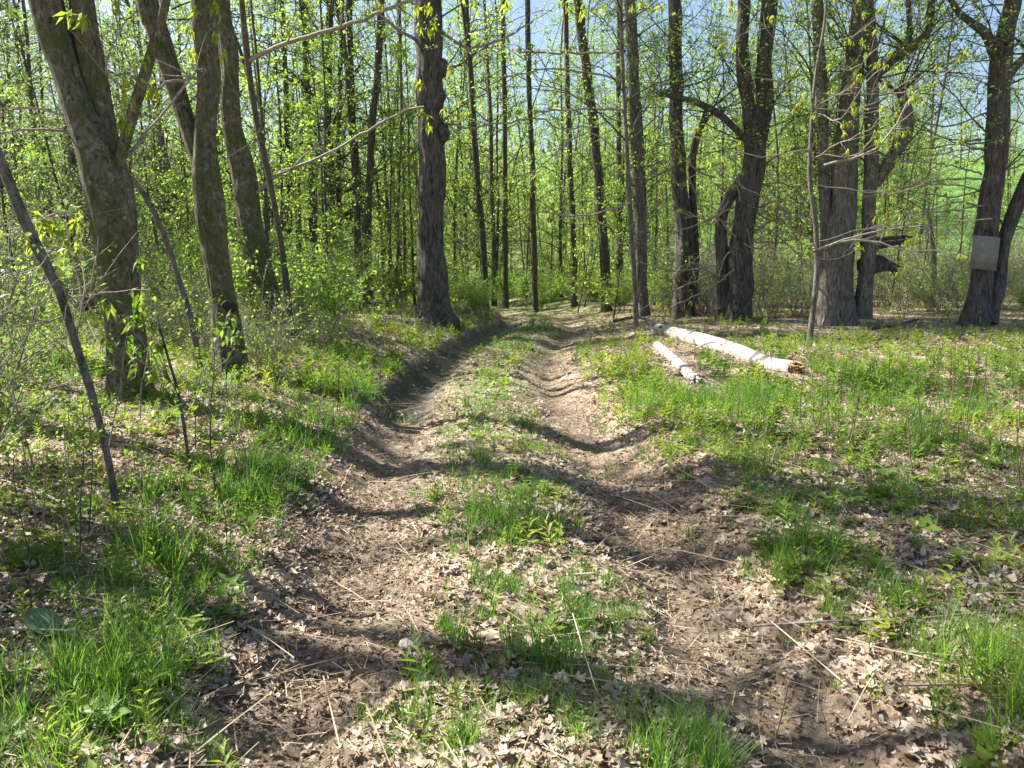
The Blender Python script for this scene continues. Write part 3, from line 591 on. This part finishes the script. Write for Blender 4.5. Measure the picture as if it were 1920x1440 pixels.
# leafy side branches on the standing trees of the middle distance
SIDE = []
for k in range(5):
    tb = Tubes(); lv = []; grow(tb, lv, (0, 0, 0), (1, 0, .25), rg.uniform(1.6, 2.8), .022, 2, rg, .01, .13, 5, 5)
    SIDE.append((tb.mesh('branch'), leaf_mesh('leaves', lv, .085, rg, .45)))
for root, Yh, C in PATHS:
    for k in range(random.randint(12, 17)):
        z = random.uniform(2.6 if Yh > 25 else 3.2, .47 * Yh); j = int(np.argmin(np.abs(C[:, 2] - z))); i = random.randrange(5); sc = random.uniform(.6, 1.15)
        o = link('branch', SIDE[i][0], M_slim, root, C[j, :3]); o.scale = (sc, sc, sc); o.rotation_euler = (0, random.uniform(-.4, .15), random.uniform(0, 6.28))
        link('leaves', SIDE[i][1], LM_far, o)
for x, y, sc in ((-3.35, 4.2, 1.0), (-3.7, 5.3, .9), (-3.0, 3.3, .75)):  # unseen shrubs, added so their shade falls on the near left rut
    place(SHD, x, y, 'leafy shrub added out of view left of the picture to shade the near track', 'shrub', 'added shade shrubs left of the picture', sc)
SD = []
for k in range(6):
    root = empty('seedling', (0, 0, 0)); H_ = rg.uniform(.5, 1.3); tb = Tubes(); P, _ = branch_path((0, 0, -.04), (rg.normal(0, .12), rg.normal(0, .12), 1), H_, 8, .07, .02, rg); tb.add(P, np.linspace(.006, .002, 9), 5); lv = [P[-1:]]
    for b in range(7):
        j = rg.integers(3, 8); a = rg.uniform(0, 6.28); Q, _ = branch_path(P[j], (math.cos(a), math.sin(a), .7), rg.uniform(.12, .35), 4, .12, .02, rg); tb.add(Q, np.linspace(.003, .0012, 5), 4); lv += [Q[-1:], Q[2:3], Q[3:4]]
    link('stem', tb.mesh('stem'), M_dark if k % 2 else M_twig, root); A = np.concatenate(lv); A = np.repeat(A, 4, 0) + rg.normal(0, .025, (len(A) * 4, 3))
    link('leaves', leaf_mesh('leaves', A, .036, rg), HM, root); SD.append(root)
n = 0
while n < 60:
    y = random.uniform(3.0, 10.5); x = -random.uniform(1.5, .66 * y + .6)
    if x - float(xc(y)) > -1.35: continue
    place(SD, x, y, 'thin leafy seedling on the bank left of the track', 'seedling', 'seedlings on the left bank', random.uniform(.5, 1.2)); n += 1
for k in range(26):
    y = random.uniform(7, 20); x = random.uniform(1.9, .64 * y + .5)
    place(SD, x, y, 'thin leafy seedling in the clearing right of the track', 'seedling', 'seedlings in the clearing', random.uniform(.35, .7))
# far wood on the hillside, one mass
N = 26000; fy = 78 + 150 * RNG.random(N) ** 1.4; fx = (RNG.random(N) * 2 - 1) * (.8 * fy); keepm = (fx / fy < .26) | (fy > 165); fx, fy = fx[keepm], fy[keepm]; N = len(fx)
cl = np.floor(RNG.random(N) * 10).astype(int); cr = RNG.random((1300, 3)); cy = 80 + 150 * cr[:, 0]; cx = (cr[:, 1] * 2 - 1) * .8 * cy; km = (cx / cy < .25) | (cy > 170) | ((cx / cy < .48) & (cr[:, 2] < .5))
ch = 7 + 8 * cr[:, 2]; K = 190; ids = np.repeat(np.where(km)[0], K)
d = RNG.standard_normal((len(ids), 3)); d *= (RNG.random(len(ids)) ** .4 / np.linalg.norm(d, axis=1))[:, None]
fx = cx[ids] + d[:, 0] * 3.2; fy = cy[ids] + d[:, 1] * 3.2; fz = hgt(fx, fy, False) + ch[ids] * .5 + d[:, 2] * ch[ids] * .52; N = len(fx)
V, T, r = scatter(KITE_V, KITE_T, np.stack([fx, fy, fz], -1), RNG.uniform(0, 6.28, N), RNG.normal(0, .7, N), RNG.normal(0, .7, N), RNG.uniform(.22, .5, N))
tag(link('far_woods', mesh_from('far_woods', V, T, rnd=r), LM_far), 'far leafy woods covering the hillside', 'woods', kind='stuff')

# ---------------------------------------------------------------- fallen logs, broken stump, board
M_birch = flatmat('pale_log', [(.36, (.07, .06, .05)), (.44, (.26, .23, .19)), (.52, (.42, .385, .335)), (.7, (.54, .5, .44))], 7)
M_rot = flatmat('rotten_wood', [(.3, (.10, .05, .025)), (.55, (.33, .2, .09)), (.75, (.55, .43, .28))], 14)
LOGP = []
def log(label, pts, bark, rot, amt=.2):
    g = [ground_at(a, b) for a, b, w in pts]; base = np.array([*g[0][:2], gz(*g[0][:2])])
    P = np.array([[*(np.array([q[0], q[1], gz(q[0], q[1])]) - base), .5 * w / FPX * q[1]] for q, (a, b, w) in zip(g, pts)]); P[:, 3] *= .8; P[:, 2] += P[:, 3] * .6
    root = empty('fallen_log', base, label=label, cat='log'); C = catmull(P, .12); tb = Tubes(); tb.add(C[:, :3], C[:, 3], 18, relief_fn(pts[0][0], amt, 0, 0)); link('bark', tb.mesh('bark'), bark, root)
    LOGP.append(C[::3, :2] + base[:2])
    # ragged broken end facing the camera
    e = C[0]; ax = C[0, :3] - C[3, :3]; ax /= np.linalg.norm(ax); tb = Tubes(); rr = np.random.default_rng(int(pts[0][0]))
    tb.add(np.array([e[:3] - ax * .05, e[:3] - ax * .015 + rr.normal(0, .005, 3)]), np.array([e[3] * .93, e[3] * .9]), 14, relief_fn(3, .15, 0, 0), cap=True)
    for k in range(26):
        a = rr.uniform(0, 6.28); q = e[3] * rr.uniform(.2, .9); o = e[:3] + np.array([math.cos(a) * q, 0, math.sin(a) * q]); L = rr.uniform(.04, .2)
        tb.add(np.array([o - ax * .04, o + ax * L * .5, o + ax * L + rr.normal(0, .02, 3)]), np.array([.022, .018, .004]), 5, cap=True)
    link('broken_end', tb.mesh('broken_end'), rot, root); return root, base, C
lr, lb, lc = log('long pale barkless fallen log with a rotten orange near end in the clearing', [(1490, 702, 36), (1440, 688, 36), (1380, 668, 36), (1320, 650, 36), (1270, 636, 34), (1232, 626, 30)], M_birch, M_rot)
log('shorter grey fallen log left of the long pale log', [(1302, 722, 27), (1275, 692, 25), (1252, 668, 22), (1232, 652, 18)], bark_mat('bark_log', (.2, .17, .14), (.62, .57, .5), None, 0, .7, .4, .5), M_birch)
# thin bowed branch lying between the two logs
g0 = ground_at(1385, 682); g1 = ground_at(1288, 672); P = np.array([[*g0[:2], gz(*g0[:2]) + .05], [*(g0[:2] * .55 + g1[:2] * .45), gz(*(g0[:2] * .55 + g1[:2] * .45)) + .3], [*g1[:2], gz(*g1[:2]) + .12]]); C = catmull(P, .1)
tb = Tubes(); tb.add(C - C[0], np.linspace(.018, .009, len(C)), 6, cap=True); tag(link('fallen_branch', tb.mesh('fallen_branch'), M_birch, None, C[0]), 'thin bowed pale branch arching between the two fallen logs', 'branch')
# broken dark limbs jutting from behind the tall clump
def shard(label, pts, Yd, seed):
    P = np.array([[*on_plane(a, b, Yd), .5 * w / FPX * Yd] for a, b, w in pts]); base = P[0, :3].copy(); base[2] = gz(base[0], Yd); P[:, :3] -= base; C = catmull(P, .08); tb = Tubes(); rr = np.random.default_rng(seed)
    tb.add(C[:, :3], C[:, 3], 14, relief_fn(seed, .3, 0, -9), cap=True)
    for k in range(12):
        j = len(C) - 1 - rr.integers(0, 4); o = C[j, :3] + rr.normal(0, C[j, 3] * .5, 3); tb.add(np.array([o, o + [rr.uniform(.05, .25), 0, rr.uniform(-.2, .06)]]), np.array([.03, .006]), 5, cap=True)
    tag(link('broken_limb', tb.mesh('broken_limb'), M_dark, None, base), label, 'broken limb')
shard('splintered dark limb jutting right from the tall clump, upper of two', [(1615, 462, 20), (1650, 455, 22), (1680, 450, 18), (1700, 444, 9)], 19.9, 4)
shard('splintered dark limb jutting right from the tall clump, lower of two', [(1615, 505, 34), (1640, 495, 34), (1662, 497, 24), (1680, 505, 9)], 19.9, 5)
# the grey board nailed across both stems of the right tree
root, Yd, base = HERO['V']; Yb = Yd - .42
cs = [on_plane(a, b, Yb) for a, b in ((1827, 441), (1876, 445), (1868, 508), (1819, 503))]; b0 = np.mean(cs, 0)
V = [c - b0 for c in cs] + [c - b0 + [0, .03, 0] for c in cs]
M_board = flatmat('weathered_board', [(.3, (.15, .145, .125)), (.6, (.23, .22, .19)), (.8, (.33, .31, .28))], 5)
bo = link('board', mesh_from('board', V, None, [[0, 3, 2, 1], [4, 5, 6, 7], [0, 1, 5, 4], [1, 2, 6, 5], [2, 3, 7, 6], [3, 0, 4, 7]]), M_board, None, b0)
tag(bo, 'blank weathered grey board fixed across two stems at the far right', 'board')

# ---------------------------------------------------------------- ground cover
def sample(y0, y1, dens, xl=-1, xr=1):
    A = (y1 - y0) * .7 * (y0 + y1) + (y1 - y0) * 1.2; n = int(A * dens); y = np.sqrt(RNG.uniform(y0 * y0, y1 * y1, n)); x = RNG.uniform(-1, 1, n) * (.68 * y + .5); return x, y
BANDS = [(1.7, 3.5), (3.5, 6), (6, 10), (10, 17), (17, 30), (30, 46)]
def rut(x, y): return soil_f(x, y)
def pos(x, y, dz=0): return np.stack([x, y, hgt(x, y) + dz], -1)
LP = [lobed(5, .55, .8, 1), lobed(5, .5, 1.1, 2), lobed(3, .35, .9, 3), lobed(7, .4, 1.3, 4), lobed(4, .25, 1.6, 6)]
OV = np.array([[0, -.5, 0], [.22, -.15, .08], [.2, .2, .1], [0, .55, .03], [-.2, .2, .12], [-.22, -.15, .06], [0, 0, -.02]]); OT = np.array([[0, 1, 6], [1, 2, 6], [2, 3, 6], [3, 4, 6], [4, 5, 6], [5, 0, 6]])
LP.append((OV, OT))
parts = []
for (a, b), dn in zip(BANDS, (1700, 1300, 720, 320, 110, 14)):
    x, y = sample(a, b, dn)
    pr = .55 + .8 * (vn(x * .8 + 5, y * .8) > .42) * vn(x * 2.3, y * 2.3); s = rut(x, y); pr = pr * (1 - .5 * s) * (1 - .93 * mud_f(x, y))
    k = RNG.random(len(x)) < pr; x, y = x[k], y[k]; n = len(x); s = rut(x, y)
    w = RNG.integers(0, len(LP), n); sz = (.017 + .06 * RNG.random(n) ** 1.8) * (1 - .35 * s) * (1 + .2 * (y > 12))
    tone = np.clip(RNG.normal(.56, .26, n) - .06 * s + .25 * (vn(x * 1.3, y * 1.3) - .5), 0, 1)
    for q in range(len(LP)):
        m = w == q; PV, PT = LP[q] if b <= 17 else (OV, OT)
        parts.append(scatter(PV, PT, pos(x[m], y[m], .008 + .022 * RNG.random(m.sum())), RNG.uniform(0, 6.28, m.sum()), RNG.normal(0, .26, m.sum()), RNG.normal(0, .26, m.sum()), sz[m], tone[m]))
V, T, r = join(parts); tag(link('leaf_litter', mesh_from('leaf_litter', V, T, rnd=r), LIT), 'dry brown fallen leaves covering the forest floor', 'leaf litter', kind='stuff')
# fragments of leaf, bark and clods, mostly in the wheel ruts
parts = []
for (a, b), dn in zip(BANDS[:4], (2600, 1700, 700, 160)):
    x, y = sample(a, b, dn); k = RNG.random(len(x)) < (.35 + .65 * rut(x, y)) * (.3 + .9 * vn(x * 3.1, y * 3.1)) * (1 - .8 * mud_f(x, y)); x, y = x[k], y[k]; n = len(x)
    PV, PT = lobed(3, .3, 1.8, 12); PV = PV[::2] if 0 else PV
    parts.append(scatter(OV, OT, pos(x, y, .004 + .01 * RNG.random(n)), RNG.uniform(0, 6.28, n), RNG.normal(0, .35, n), RNG.normal(0, .35, n), np.stack([RNG.uniform(.008, .03, n), RNG.uniform(.008, .034, n), RNG.uniform(.01, .03, n)], -1), np.clip(RNG.normal(.4, .22, n), 0, 1)))
V, T, r = join(parts); tag(link('leaf_fragments', mesh_from('leaf_fragments', V, T, rnd=r), LIT), 'small broken bits of dead leaf and bark on the track', 'leaf litter', kind='stuff')
# straw, broken stalks and bits
SV = np.array([[-.5, 0, 0], [-.5, .5, .01], [-.5, 1, 0], [.5, 0, 0], [.5, .5, .012], [.5, 1, 0]]); STT = np.array([[0, 3, 4], [0, 4, 1], [1, 4, 5], [1, 5, 2]])
parts = []
for (a, b), dn in zip(BANDS[:4], (520, 420, 200, 70)):
    x, y = sample(a, b, dn); k = RNG.random(len(x)) < .25 + .75 * vn(x * 1.2 + 40, y * 1.2); x, y = x[k], y[k]; n = len(x)
    L = np.where(RNG.random(n) < .06, RNG.uniform(.25, .6, n), RNG.uniform(.025, .13, n)); wd = RNG.uniform(.0015, .004, n) + L * .004
    parts.append(scatter(SV, STT, pos(x, y, .02 + .02 * RNG.random(n)), RNG.normal(.9, 1.3, n), RNG.normal(0, .1, n), RNG.normal(0, .5, n), np.stack([wd, L, L], -1)))
V, T, r = join(parts); tag(link('dry_straw', mesh_from('dry_straw', V, T, rnd=r), STRAW), 'dry straw and broken stalks strewn over the ground', 'straw', kind='stuff')
# grass
PATCH = [(*ground_at(a, b)[:2], r_, k_) for a, b, r_, k_ in [(1170, 790, .5, .9), (1240, 850, .4, .8), (1340, 765, .8, .9), (1450, 950, .3, .8), (1490, 1050, .24, 1.2), (1610, 1120, .22, 1.1), (420, 885, .25, 1.2), (560, 830, .4, .9),
    (480, 800, .4, .8), (610, 730, .8, .8), (700, 690, .8, .7), (830, 1330, .26, 1.3), (800, 1410, .24, 1.3), (900, 1180, .2, .9), (1150, 1120, .2, .8), (1150, 1190, .13, 1.2), (940, 1110, .2, 1), (1010, 985, .25, 1), (880, 985, .2, .8), (1000, 850, .3, .8), (985, 800, .25, .8), (970, 650, 1.1, 1), (1000, 618, 1.4, 1),
    (1310, 1420, .25, 1.2), (1080, 1330, .25, .7), (60, 790, .8, .8), (20, 680, 1.2, .9), (200, 1290, .2, .9), (330, 1390, .2, .7), (70, 1400, .3, .8), (260, 1080, .4, .8), (1000, 1230, .3, .7), (1280, 1010, .12, .8), (1830, 1260, .3, .8), (1880, 1330, .2, .8)]]
def near_log(x, y):
    d = np.full(np.shape(x), 9.0)
    for P in LOGP:
        for a, b in P: d = np.minimum(d, np.hypot(x - a, (y - b + .25) * .6))
    return sst(.22, .5, d)
def green(x, y):
    u = x - xc(y); nz = vn(x * .9 + 11, y * .9 + 3) * .45 + vn(x * 2.9, y * 2.9) * .4 + vn(x * 7, y * 7) * .15
    mid = np.exp(-((u - .05) / .45) ** 2) * (.42 + .75 * sst(.38, .62, vn(x * 1.7 + 2, y * 1.2 + 8) * .5 + vn(x * 4.1, y * 4.1) * .5))
    right = sst(1.3, 1.8, u) * (.12 + .6 * sst(.38, .66, nz + .12 * sst(4.5, 7, y) - .12 * (1 - sst(3, 5, y)) - .32 * sst(11, 16, y) - .08 * sst(5, 9, u)))
    left = sst(1.25, 1.42, -u) * (.12 + .65 * sst(.42, .66, nz + .02 - .16 * sst(5.5, 4, y) - .16 * sst(5.5, 8, y) * sst(7, 4, -x) * (1 - sst(13, 16, y))))
    edge = .6 * np.exp(-((u + 1.6) / .3) ** 2) * sst(.3, .55, nz)
    p = 0
    for a, b, r_, k_ in PATCH: p = np.maximum(p, k_ * np.exp(-(((x - a) ** 2 + (y - b) ** 2) / r_ ** 2)))
    return np.clip((mid + right + left + edge) * (1 - rut(x, y)) * (1 - mud_f(x, y) * (u > -1.32)) + p * (1 - .5 * rut(x, y)), 0, 1.3) * near_log(x, y)
BV = np.array([[-.5, 0, 0], [.5, 0, 0], [-.4, .18, .5], [.4, .18, .5], [0, .6, .95]]); BT = np.array([[0, 1, 3], [0, 3, 2], [2, 3, 4]])
parts = []
for (a, b), dn, per in zip(BANDS, (150, 120, 70, 28, 9, 3), (26, 22, 15, 12, 11, 10)):
    x, y = sample(a, b, dn); g = green(x, y); k = RNG.random(len(x)) < g; x, y = x[k], y[k]
    u = x - xc(y); hh = RNG.uniform(.04, .13, len(x)) * np.where(np.abs(u) < .9, .8, 1.1) * (.6 + .75 * g[k]) * (1 + .6 * (vn(x * 1.7, y * 1.7) > .62))
    tone = np.clip(vn(x * 1.1, y * 1.1) * .8 + RNG.normal(0, .1, len(x)), 0, .9)
    x = np.repeat(x, per); y = np.repeat(y, per); hh = np.repeat(hh, per); tone = np.repeat(tone, per); n = len(x)
    sp = .035 + .03 * RNG.random(n); an = RNG.uniform(0, 6.28, n); x = x + np.cos(an) * sp * RNG.random(n); y = y + np.sin(an) * sp * RNG.random(n)
    L = hh * RNG.uniform(.5, 1.35, n); wd = RNG.uniform(.002, .0045, n) * (1 + .08 * y)
    t2 = np.where(RNG.random(n) < .05, 1.0, np.clip(tone + RNG.normal(0, .12, n), 0, .9))
    parts.append(scatter(BV, BT, pos(x, y, -.004), an - 1.57 + RNG.normal(0, .6, n), RNG.normal(-.05, .25, n), RNG.normal(0, .15, n), np.stack([wd, L * RNG.uniform(.4, 1.2, n), L], -1), t2))
V, T, r = join(parts); tag(link('grass', mesh_from('grass', V, T, rnd=r), GM), 'bright green spring grass in tufts along the track', 'grass', kind='stuff')
# leafy herbs (upright shoots with narrow leaves; low broad rosettes)
def herb(nl, H, ll, lw, seed, up):
    r = np.random.default_rng(seed); Vs, Ts = [], []; n = 0
    Vs.append(np.array([[-.006, 0, 0], [.006, 0, 0], [0, .01, H]])); Ts.append(np.array([[0, 1, 2]])); n = 3
    for k in range(nl):
        z = H * (.15 + .85 * (k + .5) / nl); a = k * 2.4 + r.random(); L = ll * (1.1 - .5 * k / nl) * r.uniform(.7, 1.2)
        leaf = np.array([[0, 0, 0], [lw, .4, .05], [0, 1, -.12], [-lw, .4, .05]]) * L; t = up * r.uniform(.5, 1.3); c, s = math.cos(t), math.sin(t)
        leaf = leaf @ np.array([[1, 0, 0], [0, c, s], [0, -s, c]]); c, s = math.cos(a), math.sin(a); leaf = leaf @ np.array([[c, s, 0], [-s, c, 0], [0, 0, 1]]) + [0, 0, z]
        Vs.append(leaf); Ts.append(KITE_T + n); n += 4
    return np.concatenate(Vs), np.concatenate(Ts)
HP = [herb(12, 1, .5, .12, 1, .7), herb(16, 1, .42, .1, 2, .8), herb(9, .7, .6, .22, 3, .4), herb(8, .35, .6, .3, 4, .3), herb(14, 1, .35, .2, 5, .5)]
parts = []
for (a, b), dn in zip(BANDS, (90, 95, 90, 60, 20, 6)):
    x, y = sample(a, b, dn); u = x - xc(y); g = green(x, y)
    pr = np.where(u > 1.35, .20 * (1 - .6 * sst(12, 17, y)) + .85 * g, np.where(u < -1.35, .10 + .75 * g, .18 * g)) * (1 - rut(x, y)) * (1 - mud_f(x, y)) * near_log(x, y); k = RNG.random(len(x)) < pr; x, y = x[k], y[k]; n = len(x)
    w = RNG.integers(0, len(HP), n); sz = RNG.uniform(.07, .20, n) * (1 + .35 * (y > 9)); tone = np.clip(vn(x * .7 + 9, y * .7) * .9 + RNG.normal(0, .15, n), 0, 1)
    for q in range(len(HP)):
        m = w == q; parts.append(scatter(*HP[q], pos(x[m], y[m], -.01), RNG.uniform(0, 6.28, m.sum()), RNG.normal(0, .2, m.sum()), RNG.normal(0, .2, m.sum()), sz[m], np.clip(tone[m] + RNG.normal(0, .05, m.sum()), 0, 1)))
V, T, r = join(parts); tag(link('ground_plants', mesh_from('ground_plants', V, T, rnd=r), HM), 'low leafy spring plants scattered over the ground', 'ground plants', kind='stuff')

# ---------------------------------------------------------------- loose sticks, stalks, stone, dock plant
def stick(name, label, pts, w, m, lift=.03, cat='stick', group=None):
    P = []
    for k, (a, b) in enumerate(pts):
        g = ground_at(a, b); P.append([g[0], g[1], gz(g[0], g[1]) + lift + (.02 if k % 2 else 0)])
    P = np.array(P); C = catmull(P, .06); r = np.linspace(w, w * .6, len(C)); tb = Tubes(); tb.add(C - C[0], r * (1 + .2 * (vn(np.arange(len(C)) * .7, r * 0 + pts[0][0]) - .5)), 8, cap=True)
    tag(link(name, tb.mesh(name), m, None, C[0]), label, cat, group)
stick('fallen_branch', 'pale reddish stick lying in the grass at the left edge', [(30, 935), (90, 950), (140, 975), (178, 990)], .014, M_twig, .05, 'branch')
stick('fallen_branch', 'pale branch lying across the ground between the two forked mossy trees', [(305, 604), (350, 603), (398, 601)], .045, M_birch, .1, 'branch')
stick('fallen_branch', 'short brown rotten branch at the back of the clearing behind the logs', [(1385, 601), (1420, 602), (1460, 600)], .05, M_rot, .06, 'branch')
stick('fallen_branch', 'dark crooked branch at the far end of the long pale log', [(1150, 612), (1195, 606), (1225, 617), (1240, 630)], .04, M_dark, .15, 'branch')
stick('fallen_branch', 'long thin dry stalk lying across the near right of the track', [(1410, 1196), (1560, 1190), (1700, 1182), (1860, 1178)], .006, M_twig, .05, 'stalk')
stick('fallen_branch', 'dark brown branch lying on the litter at the far right of the clearing', [(1630, 622), (1680, 618), (1720, 606)], .05, M_dark, .08, 'branch')
stick('fallen_branch', 'thin broken stalk bent over the litter in the left foreground', [(10, 1212), (140, 1220), (260, 1230), (395, 1233)], .005, M_twig, .06, 'stalk')
M_stone = flatmat('pale_stone', [(.3, (.3, .26, .21)), (.6, (.5, .45, .38)), (.8, (.62, .57, .5))], 14)
g = ground_at(772, 1214); st_ = blob(None, 'stone', np.zeros(3), .045, M_stone, 5.0, (1.25, .9, .6)); st_.location = (g[0], g[1], gz(g[0], g[1]) + .015); tag(st_, 'small white stone on the litter beside the middle grass strip', 'stone')
# broad ribbed dock leaves in the left foreground
g = ground_at(98, 1200); root = empty('broad_leaf_plant', (g[0], g[1], gz(g[0], g[1])), label='low plant with large rounded grey-green leaves in the left foreground', cat='plant')
M_dock = leaf_mat('dock_leaf', [(.0, (.08, .14, .06)), (1, (.15, .21, .1))], .3, .4)
for k, (az, L_, tl) in enumerate([(1.2, .17, .75), (.1, .12, .5), (2.6, .11, .45), (4.4, .10, .4)]):
    V_ = []; T_ = []
    for i in range(7):
        t = i / 6; w_ = .42 * math.sin(math.pi * min(1, .08 + t * .92)) ** .7
        for j in range(5):
            v = (j - 2) / 2; V_.append([v * w_, t, .12 * abs(v) - .25 * t * t + .02 * math.sin(j * 3 + i * 2)])
    for i in range(6):
        for j in range(4): q = i * 5 + j; T_ += [[q, q + 1, q + 6], [q, q + 6, q + 5]]
    V_ = np.array(V_) * L_; o = link('leaf', mesh_from('leaf', V_, T_, rnd=RNG.random(1).repeat(len(V_)), smooth=True), M_dock, root); o.rotation_euler = (tl, 0, az); o.location = (0, 0, .02)
# dead upright stalks in the clearing
SK = []
for k in range(4):
    tb = Tubes(); P, _ = branch_path((0, 0, -.03), (rg.normal(0, .12), rg.normal(0, .12), 1), rg.uniform(.3, .65), 6, .06, 0, rg); tb.add(P, np.linspace(.006, .003, 7), 5)
    for j in (3, 5): Q, _ = branch_path(P[j], (rg.normal(), rg.normal(), .8), .09, 2, .1, 0, rg); tb.add(Q, np.array([.003, .002, .001]), 4)
    SK.append(tb.mesh('dead_stalk'))
M_stalk = flatmat('dead_stalk_bark', [(.3, (.07, .04, .025)), (.7, (.26, .17, .11))], 20)
for k in range(46):
    y = random.uniform(5.0, 11); x = random.uniform(2.2 if y > 6.5 else 2.8, .66 * y + .3)
    o = link('dead_stalk', random.choice(SK), M_stalk, None, (x, y, gz(x, y))); o.rotation_euler.z = random.uniform(0, 6.28); tag(o, 'dead brown stalk standing in the grass right of the track', 'stalk', 'dead stalks in the clearing')
